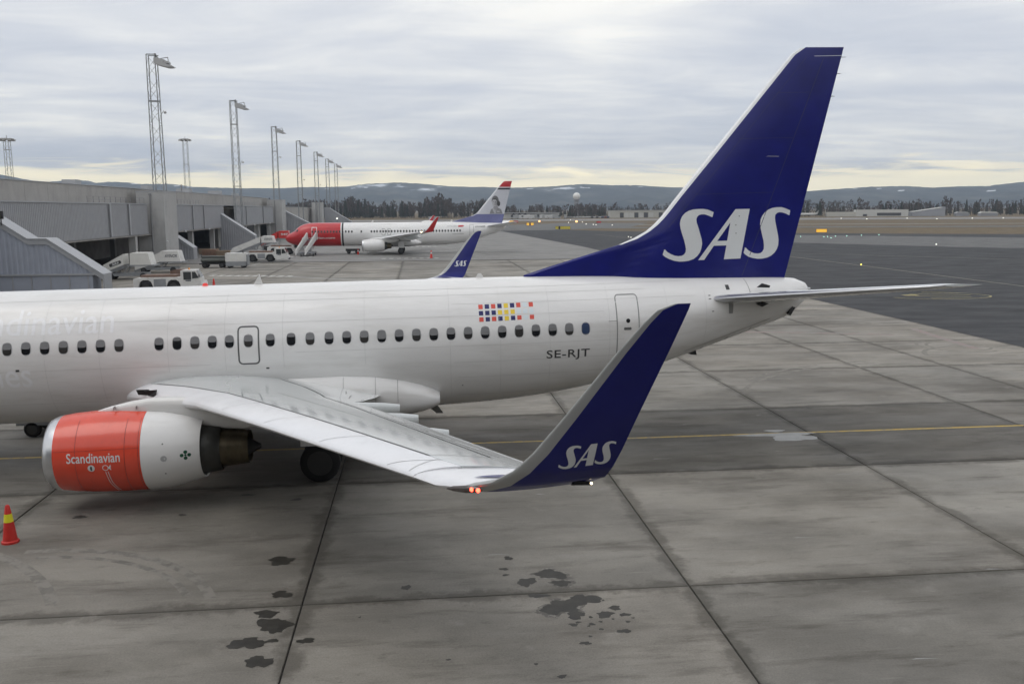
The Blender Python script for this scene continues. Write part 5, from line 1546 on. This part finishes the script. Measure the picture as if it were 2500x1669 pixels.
# ---------------------------------------------------------------- far buildings
FWHITE = mat('far white cladding', (0.52, 0.52, 0.50), 0.7, var=.05, vscale=.2)
FCREAM = mat('far cream cladding', (0.46, 0.45, 0.41), 0.7, var=.05, vscale=.2)
FGREY = mat('far grey cladding', (0.30, 0.31, 0.34), 0.7, var=.05, vscale=.2)
FDARK = mat('far dark opening', (0.06, 0.06, 0.065), 0.6)
FROOF = mat('far roof', (0.33, 0.335, 0.34), 0.7)
def fbuild(name, lab, loc, rz=-.1):
    return empty(name, lab, 'building', loc, rz)
h1 = fbuild('service_depot', 'long low white depot with dark gabled bays behind the far tail', (57, 655, -.1))
MB().box(0, 44, 0, 12, 0, 4.0).build('wall', FWHITE, h1)
MB().box(-.4, 44.6, -1.2, 12.4, 4.01, 4.5).build('roof', FROOF, h1)
for i in range(3):
    x = 7.5 + i * 4.4
    MB().prism([(x, -1.4, 0), (x + 4, -1.4, 0), (x + 4, -1.4, 2.6), (x + 2, -1.4, 4.2), (x, -1.4, 2.6)], (0, 1.3, 0)).build('gabled_bay', FDARK, h1)
for x0, x1 in ((22, 25.5), (27, 30), (33, 38)):
    MB().box(x0, x1, -.08, -.01, .2, 3.2).build('bay_door', FDARK, h1)
h2 = fbuild('vehicle_hangar', 'flat roofed cream hangar with dark doors beside the blue fin', (141, 655, -.1))
MB().box(0, 46, 0, 16, 0, 5.4).build('wall', FCREAM, h2)
MB().box(-.3, 46.3, -.3, 16.3, 5.41, 5.8).build('roof', FROOF, h2)
for x0, x1 in ((7.3, 10.2), (18.4, 21.4), (25.6, 28.8), (37, 40)):
    MB().box(x0, x1, -.1, -.01, .2, 4.0).build('bay_door', FDARK, h2)
for x0, x1 in ((10.8, 14), (14.6, 18), (22, 25.2), (29.4, 33)):
    MB().box(x0, x1, -.07, -.01, .2, 3.9).build('bay_door', FWHITE, h2)
h3 = fbuild('workshop', 'long pale workshop with dark glazed front, far right', (306.5, 640, -.1), -.35)
MB().box(0, 21, 0, 14, 0, 3.4).build('low_wing', FCREAM, h3)
MB().box(21.02, 58, -.6, 16, 0, 5.0).build('main_hall', FWHITE, h3)
MB().box(36, 53, -.72, -.61, .6, 2.7).build('glazed_front', FDARK, h3)
MB().box(26, 29, -.7, -.61, .2, 1.8).build('door', FDARK, h3)
h4 = fbuild('wedge_hangar', 'grey hangar with one slanting roof, far right of the workshop', (367, 625, -.1), -.35)
MB().prism([(0, 0, 0), (0, 0, 3.0), (21, 0, 6.2), (21, 0, 0)], (0, 16, 0)).build('wall', FGREY, h4)
MB().prism([(-.3, -.2, 3.02), (-.3, -.2, 3.35), (21, -.2, 6.55), (21, -.2, 6.22)], (0, 16.4, 0)).build('roof', FWHITE, h4)
MB().box(21.02, 23, 0, 16, 0, 7.0).build('end_pier', FGREY, h4)
for i, (x, y, w, lb) in enumerate(((396, 615, 9, 'low dark shed just right of the wedge shaped hangar'), (412, 610, 12, 'low pale roofed shed further right of the wedge hangar'), (500, 560, 10, 'small white sloping shed at the far right runway side'))):
    s_ = fbuild('shed', lb, (x, y, -.1), -.35)
    MB().box(0, w, 0, 8, 0, 2.0).build('wall', FGREY, s_)
    MB().prism([(-.3, -.4, 2.02), (w + .3, -.4, 2.02), (w - 1.5, -.4, 3.1), (1.5, -.4, 3.1)], (0, 8.8, 0)).build('roof', FWHITE if i else FROOF, s_)
s5 = fbuild('shed', 'small grey shed in front of the woods behind the far jet roof', (1.5, 560, -.1))
MB().box(0, 6.6, 0, 4, 0, 2.4).build('wall', FGREY, s5)
MB().box(-.2, 6.8, -.2, 4.2, 2.41, 2.7).build('roof', FWHITE, s5)
rd_ = empty('radar_tower', 'white spherical radar dome on a grey tower above the trees', 'radar tower', (156, 890, -.1))
MB().sphere((0, 0, 19.6), 3.75, 24, 16).build('dome', mat('radar dome white', (0.80, 0.79, 0.76), .5), rd_, 60)
MB().cyl((0, 0, 15.6), (0, 0, 16.6), 3.9, n=20).build('platform', FGREY, rd_)
MB().cyl((0, 0, 0), (0, 0, 15.6), 2.6, 2.3, n=12).build('tower', FGREY, rd_)

CARC = [mat('car paint %s' % n, c, .3) for n, c in (('white', (.62, .62, .62)), ('silver', (.36, .37, .38)), ('dark', (.05, .05, .06)), ('blue', (.06, .10, .22)), ('red', (.30, .04, .03)))]
def car(lab, x, y, k, m, grp, rz):
    t = empty('parked_car' if k < 1.3 else 'parked_truck', lab, 'car' if k < 1.3 else 'truck', (x, y, -.1), rz, grp)
    MB().prism([(-2.1 * k, -.85, .3), (-2.1 * k, -.85, .85 * k), (-1.5 * k, -.85, .95 * k), (2.0 * k, -.85, .9 * k), (2.15 * k, -.85, .6), (2.15 * k, -.85, .3)], (0, 1.7, 0)).build('body', m, t)
    if k < 1.3:
        MB().prism([(-1.6 * k, -.75, .96 * k), (-1.0 * k, -.75, 1.45 * k), (.5 * k, -.75, 1.45 * k), (1.2 * k, -.75, .93 * k)], (0, 1.5, 0)).build('cabin', VGLASS, t)
    else:
        MB().box(-2.05 * k, .9 * k, -.95, .95, .97 * k, 2.0 * k).build('cargo_box', m, t)
        MB().box(1.0 * k, 2.0 * k, -.85, .85, .93 * k, 1.6 * k).build('cab', VGLASS, t)
    for x_ in (-1.35 * k, 1.35 * k):
        MB().cyl((x_, -.9, .32), (x_, .9, .32), .32, n=10).build('wheel_pair', RUBBER, t)
rc_ = random.Random(5)
for i in range(9):
    car('airport truck before the long white depot, %s from the left' % ORD[i], 66.5 + i * 3.9, 646 - rc_.uniform(0, 2), 1.45, CARC[0 if i % 4 else 1], 'trucks before the depot', rc_.choice((1.4, -.1, 3.0)))
car('lone pale truck parked right of the white depot', 104.8, 646, 1.5, CARC[1], None, 1.5)
for i in range(16):
    car('small car in the far parking row, %s of sixteen from the left' % ORD[i], 108.5 + i * 2.25, 668 + rc_.uniform(-2, 2), 1.0, CARC[rc_.choice((0, 0, 1, 1, 2, 3))], 'cars in the far parking row', 1.5 + rc_.uniform(-.1, .1))
for i in range(7):
    car('small car by the cream hangar corner, %s of seven from the left' % ORD[i], 128 + i * 2.1, 662 + rc_.uniform(-1, 1), 1.0, CARC[rc_.choice((0, 1, 2, 3, 4))], 'cars by the cream hangar', 1.5)
# small white jet far off right of the fin
bj = empty('business_jet', 'tiny white jet parked far off right of the blue fin', 'airplane', (287, 650, -.1), -.3)
MB().loft([[(x, r * math.sin(2 * math.pi * i / 12), z + r * math.cos(2 * math.pi * i / 12)) for i in range(12)] for x, r, z in ((0, .2, 1.5), (1.5, .8, 1.7), (4, 1.0, 1.8), (12, 1.0, 1.8), (16, .3, 2.3))]).build('fuselage', FWHITE, bj, 40)
MB().prism([(13, -.1, 2.4), (16, -.1, 2.4), (17.4, -.1, 4.8), (16.4, -.1, 4.8)], (0, .2, 0)).build('fin', FWHITE, bj)
MB().box(15.5, 17.6, -2.5, 2.5, 4.75, 4.9).build('tailplane', FWHITE, bj)
MB().prism([(7, -7, 1.6), (8, -7, 1.6), (9, 0, 1.2), (5.5, 0, 1.2)], (0, 0, .15)).build('wing', FWHITE, bj)
MB().bar((3, 0, .9), (3, 0, 0), .25).bar((9, -1.5, 1.2), (9, -1.5, 0), .25).bar((9, 1.5, 1.2), (9, 1.5, 0), .25).build('landing_gear', VDARK, bj)

# ---------------------------------------------------------------- woods
CONIF = mat('dark conifer', (0.028, 0.035, 0.026), .9, var=.35, vscale=.25)
BARE = mat('bare brown twigs', (0.072, 0.055, 0.047), .95, var=.35, vscale=.25)
BARE2 = mat('bare grey twigs', (0.085, 0.074, 0.067), .95, var=.3, vscale=.3)
TRUNK = mat('tree trunk', (0.07, 0.06, 0.05), .95)
rt = random.Random(21)
def tree_conifer(mb, x, y, h):
    r = h * rt.uniform(.13, .19)
    mb.cyl((x, y, -.2), (x, y, h * .9), .14, .05, 4, False, 3)
    n = 9
    for k in range(n):
        z0 = h * (.10 + .86 * k / n)
        z1 = z0 + h * .20
        rr = r * (1 - k / n) ** .8 + .15
        m = 7
        base = []
        a0 = rt.uniform(0, 6.28)
        for i in range(2 * m):
            a = a0 + math.pi * i / m
            q = rr * (rt.uniform(.85, 1.25) if i % 2 else rt.uniform(.3, .5))
            base.append((x + q * math.cos(a), y + q * math.sin(a), z0 - (.04 * h if i % 2 else 0) * rt.uniform(.3, 1)))
        b = base + [(x, y, min(z1, h))]
        mb.add(b, [(i, (i + 1) % (2 * m), 2 * m) for i in range(2 * m)], 0)
def tree_bare(mb, x, y, h, mi):
    mb.cyl((x, y, -.2), (x + rt.uniform(-.4, .4), y, h * .55), .2, .1, 4, False, 3)
    rx = h * rt.uniform(.14, .24)
    for k in range(46):
        u, v = rt.random(), rt.uniform(0, 6.28)
        zz = h * (.28 + .72 * rt.random() ** .8)
        q = rx * math.sqrt(u) * math.sin(math.pi * min(1, max(.12, (1.06 - (zz / h)) * 1.25)))
        cx_, cy_ = x + q * math.cos(v), y + q * math.sin(v)
        s_ = h * rt.uniform(.03, .075)
        d = Vector((math.cos(v) * rt.uniform(.1, .8), math.sin(v) * rt.uniform(.1, .8), 1)).normalized()
        a = d.orthogonal().normalized()
        a.rotate(Matrix.Rotation(rt.uniform(0, 6.28), 3, d))
        p = Vector((cx_, cy_, zz))
        e = d * s_ * 1.7
        mb.add([p - a * s_ * .55, p + a * s_ * .5 + e * .2, p + e, p - e * .35 + a * s_ * .15], [(0, 1, 2), (0, 3, 1)], mi)
def wood(lab, spec):
    mb = MB()
    for (x0, x1, y0, y1, n, h0, h1, pc, ev) in spec:
        for i in range(n):
            x, y = rt.uniform(x0, x1), rt.uniform(y0, y1)
            e = .82 + .18 * math.sin(x * ev) * math.sin(x * ev * .37 + 1)
            h = rt.uniform(h0 * .8, h1) * e * (1.12 if rt.random() < .12 else 1)
            if rt.random() < pc:
                tree_conifer(mb, x, y, h * rt.uniform(.85, 1.12))
            else:
                tree_bare(mb, x, y, h, 1 if rt.random() < .6 else 2)
    return mb.build('forest', [CONIF, BARE, BARE2, TRUNK], fix=False, kind='stuff', label=lab, cat='forest')
wood('dense brown and dark green woods behind the far jet and the pier', [(-140, 62, 735, 830, 520, 13.5, 18.5, .24, .12), (-300, -110, 700, 860, 150, 12, 17, .5, .1)])
wood('broken line of lower trees behind the far depot and radar tower', [(55, 130, 720, 840, 150, 6.5, 12.5, .22, .2), (128, 170, 740, 850, 95, 9, 13.5, .3, .2), (165, 255, 760, 880, 120, 8, 13, .4, .15)])
wood('dark line of woods along the horizon right of the blue fin', [(255, 620, 640, 760, 520, 9.5, 14.5, .28, .1), (560, 900, 520, 700, 200, 9, 14, .45, .1)])

# ---------------------------------------------------------------- hills
HP = [(-60, 1.3), (-45, 1.7), (-33, 1.9), (-27, 2.1), (-23.36, 2.02), (-22.12, 1.751), (-21.27, 1.615), (-19.95, 1.745), (-18.95, 1.704), (-18.57, 1.584), (-17.93, 1.661), (-17.12, 1.641), (-16.31, 1.546), (-14.53, 1.553), (-13.45, 1.378), (-12.23, 1.329), (-10.48, 1.304), (-8.96, 1.304), (-6.89, 1.354), (-4.52, 1.404), (-3.19, 1.561), (-1.44, 1.637), (0.04, 1.579), (2.21, 1.382), (3.71, 1.347), (5.76, 1.281), (8.23, 1.346), (10.41, 1.49), (12.04, 1.396), (13.65, 1.381), (15.79, 1.226), (17.91, 1.204), (19.99, 1.024), (22.54, 0.891), (24.03, 0.926), (25.74, 1.032), (27.65, 1.132), (29.28, 1.132), (30.66, 1.013), (31.99, 1.089), (33.3, 1.068), (35.17, 1.271), (38, 1.5), (44, 1.3), (52, 1.6), (60, 1.2)]
HILL = bpy.data.materials.new('forested hillside')
HILL.use_nodes = True
nt = HILL.node_tree
bs = nt.nodes['Principled BSDF']
bs.inputs['Roughness'].default_value = 1.0
bs.inputs['Specular IOR Level'].default_value = 0.0
ge = nt.nodes.new('ShaderNodeNewGeometry')
def hn(scale, st, d=8, r=.6):
    mp = nt.nodes.new('ShaderNodeMapping')
    mp.inputs['Scale'].default_value = st
    nt.links.new(ge.outputs['Position'], mp.inputs[0])
    n = nt.nodes.new('ShaderNodeTexNoise')
    n.inputs['Scale'].default_value = scale
    n.inputs['Detail'].default_value = d
    n.inputs['Roughness'].default_value = r
    nt.links.new(mp.outputs[0], n.inputs[0])
    return n.outputs[0]
def hramp(x, stops):
    n = nt.nodes.new('ShaderNodeValToRGB')
    el = n.color_ramp.elements
    while len(el) < len(stops):
        el.new(.5)
    for e, (p, c) in zip(el, stops):
        e.position, e.color = p, c + (1,)
    nt.links.new(x, n.inputs[0])
    return n.outputs[0]
base = hramp(hn(.006, (1, .4, 3), 6, .7), [(.38, (.006, .010, .008)), (.5, (.027, .031, .027)), (.62, (.085, .082, .065))])
snow = hramp(hn(.0021, (1.0, .3, 7), 9, .62), [(.62, (0, 0, 0)), (.66, (1, 1, 1))])
sx_ = nt.nodes.new('ShaderNodeSeparateXYZ')
nt.links.new(ge.outputs['Position'], sx_.inputs[0])
alt = nt.nodes.new('ShaderNodeMapRange')
alt.inputs[1].default_value, alt.inputs[2].default_value = 70, 110
nt.links.new(sx_.outputs[2], alt.inputs[0])
mm = nt.nodes.new('ShaderNodeMath')
mm.operation = 'MULTIPLY'
nt.links.new(snow, mm.inputs[0])
nt.links.new(alt.outputs[0], mm.inputs[1])
mx = nt.nodes.new('ShaderNodeMix')
mx.data_type = 'RGBA'
nt.links.new(mm.outputs[0], mx.inputs[0])
nt.links.new(base, mx.inputs[6])
mx.inputs[7].default_value = (.75, .78, .82, 1)
nt.links.new(mx.outputs[2], bs.inputs['Base Color'])
R_RIDGE = 5600.0
from mathutils import noise as mn
def hill_pt(az, t):
    """t 0..1 from the foot to the ridge, 1..1.4 behind it"""
    el = lin(HP, az, 1)
    r = 3600 + (R_RIDGE - 3600) * t
    top = CAM.z + R_RIDGE * math.tan(rad(el))
    f = t if t <= 1 else 1 - (t - 1) * 1.2
    s = (f * f * (3 - 2 * f)) * .55 + f * .45
    bumps = mn.noise((az * .5, t * 4, 1.7)) * 26 + mn.noise((az * 1.7, t * 9, 4.2)) * 10
    z = -8 + (top + 8) * s + bumps * math.sin(math.pi * min(1, max(0, f))) ** 1
    z += mn.noise((az * 9, t * 22, .5)) * 2.6 * (1 if t > .1 else 0)
    return (CAM.x + r * math.sin(rad(az)), CAM.y + r * math.cos(rad(az)), z)
azs = [-58 + .22 * i for i in range(int(116 / .22))]
mb = MB()
mb.loft([[hill_pt(az, t) for t in [i / 26 for i in range(27)] + [1.1, 1.25, 1.4]] for az in azs], False, False, False)
hills = mb.build('hills', HILL, smooth=60, fix=False, kind='structure')
SNOW = mat('snow field', (0.80, 0.82, 0.84), .8)
def snow_field(pts, k=14):
    """pts: outline in (azimuth, elevation) read off the slope; each point is found on the hillside itself"""
    out = []
    for az, el in pts:
        lo, hi = 0.0, 1.0
        for _ in range(24):
            m_ = (lo + hi) / 2
            x, y, z = hill_pt(az, m_)
            e = math.degrees(math.atan2(z - CAM.z, math.hypot(x - CAM.x, y - CAM.y)))
            lo, hi = (m_, hi) if e < el else (lo, m_)
        x, y, z = hill_pt(az, lo)
        out.append((x - 12 * math.sin(rad(az)), y - 12 * math.cos(rad(az)), z + 7))
    MB().add(out, [tuple(range(len(out)))]).build('snow_field', SNOW, hills, fix=False)
snow_field([(8.36, 1.075), (8.5, 1.12), (9.0, 1.20), (9.62, 1.225), (9.55, 1.17), (9.25, 1.10), (8.9, 1.12)])
snow_field([(10.1, 1.235), (10.15, 1.175), (10.5, 1.16), (10.76, 1.15), (10.78, 1.20), (10.65, 1.17)])
for az, el, w, h in ((-1.2, 1.40, .28, .03), (1.35, 1.28, .35, .02), (7.0, 1.13, .5, .03), (-4.0, 1.22, .3, .03), (-3.2, 1.25, .25, .03), (-5.6, 1.18, .3, .02), (-14.3, 1.36, .35, .03), (-13.6, 1.30, .3, .03), (-16.6, 1.47, .4, .025), (13.9, 1.20, .35, .02), (27.8, .93, .3, .03), (29.0, .80, .4, .04), (33.6, .72, .5, .04), (26.5, .95, .3, .02), (16.6, 1.12, .5, .015)):
    snow_field([(az - w / 2, el - h), (az, el - h * .8), (az + w / 2, el - h * .2), (az + w * .4, el + h), (az, el + h * .6), (az - w * .3, el + h * .8)])

# ---------------------------------------------------------------- haze: the damp air of the valley
HZ = bpy.data.materials.new('valley haze')
HZ.use_nodes = True
nt = HZ.node_tree
nt.nodes.clear()
pv = nt.nodes.new('ShaderNodeVolumePrincipled')
pv.inputs['Color'].default_value = (0.72, 0.84, 1.0, 1)
pv.inputs['Density'].default_value = 1.5e-4
pv.inputs['Anisotropy'].default_value = 0.0
on = nt.nodes.new('ShaderNodeOutputMaterial')
nt.links.new(pv.outputs[0], on.inputs['Volume'])
hz = MB().box(-8600, 8600, -8300, 8900, -9.5, 300).build('haze', HZ, kind='stuff', label='thin blue haze of the valley air', cat='haze')
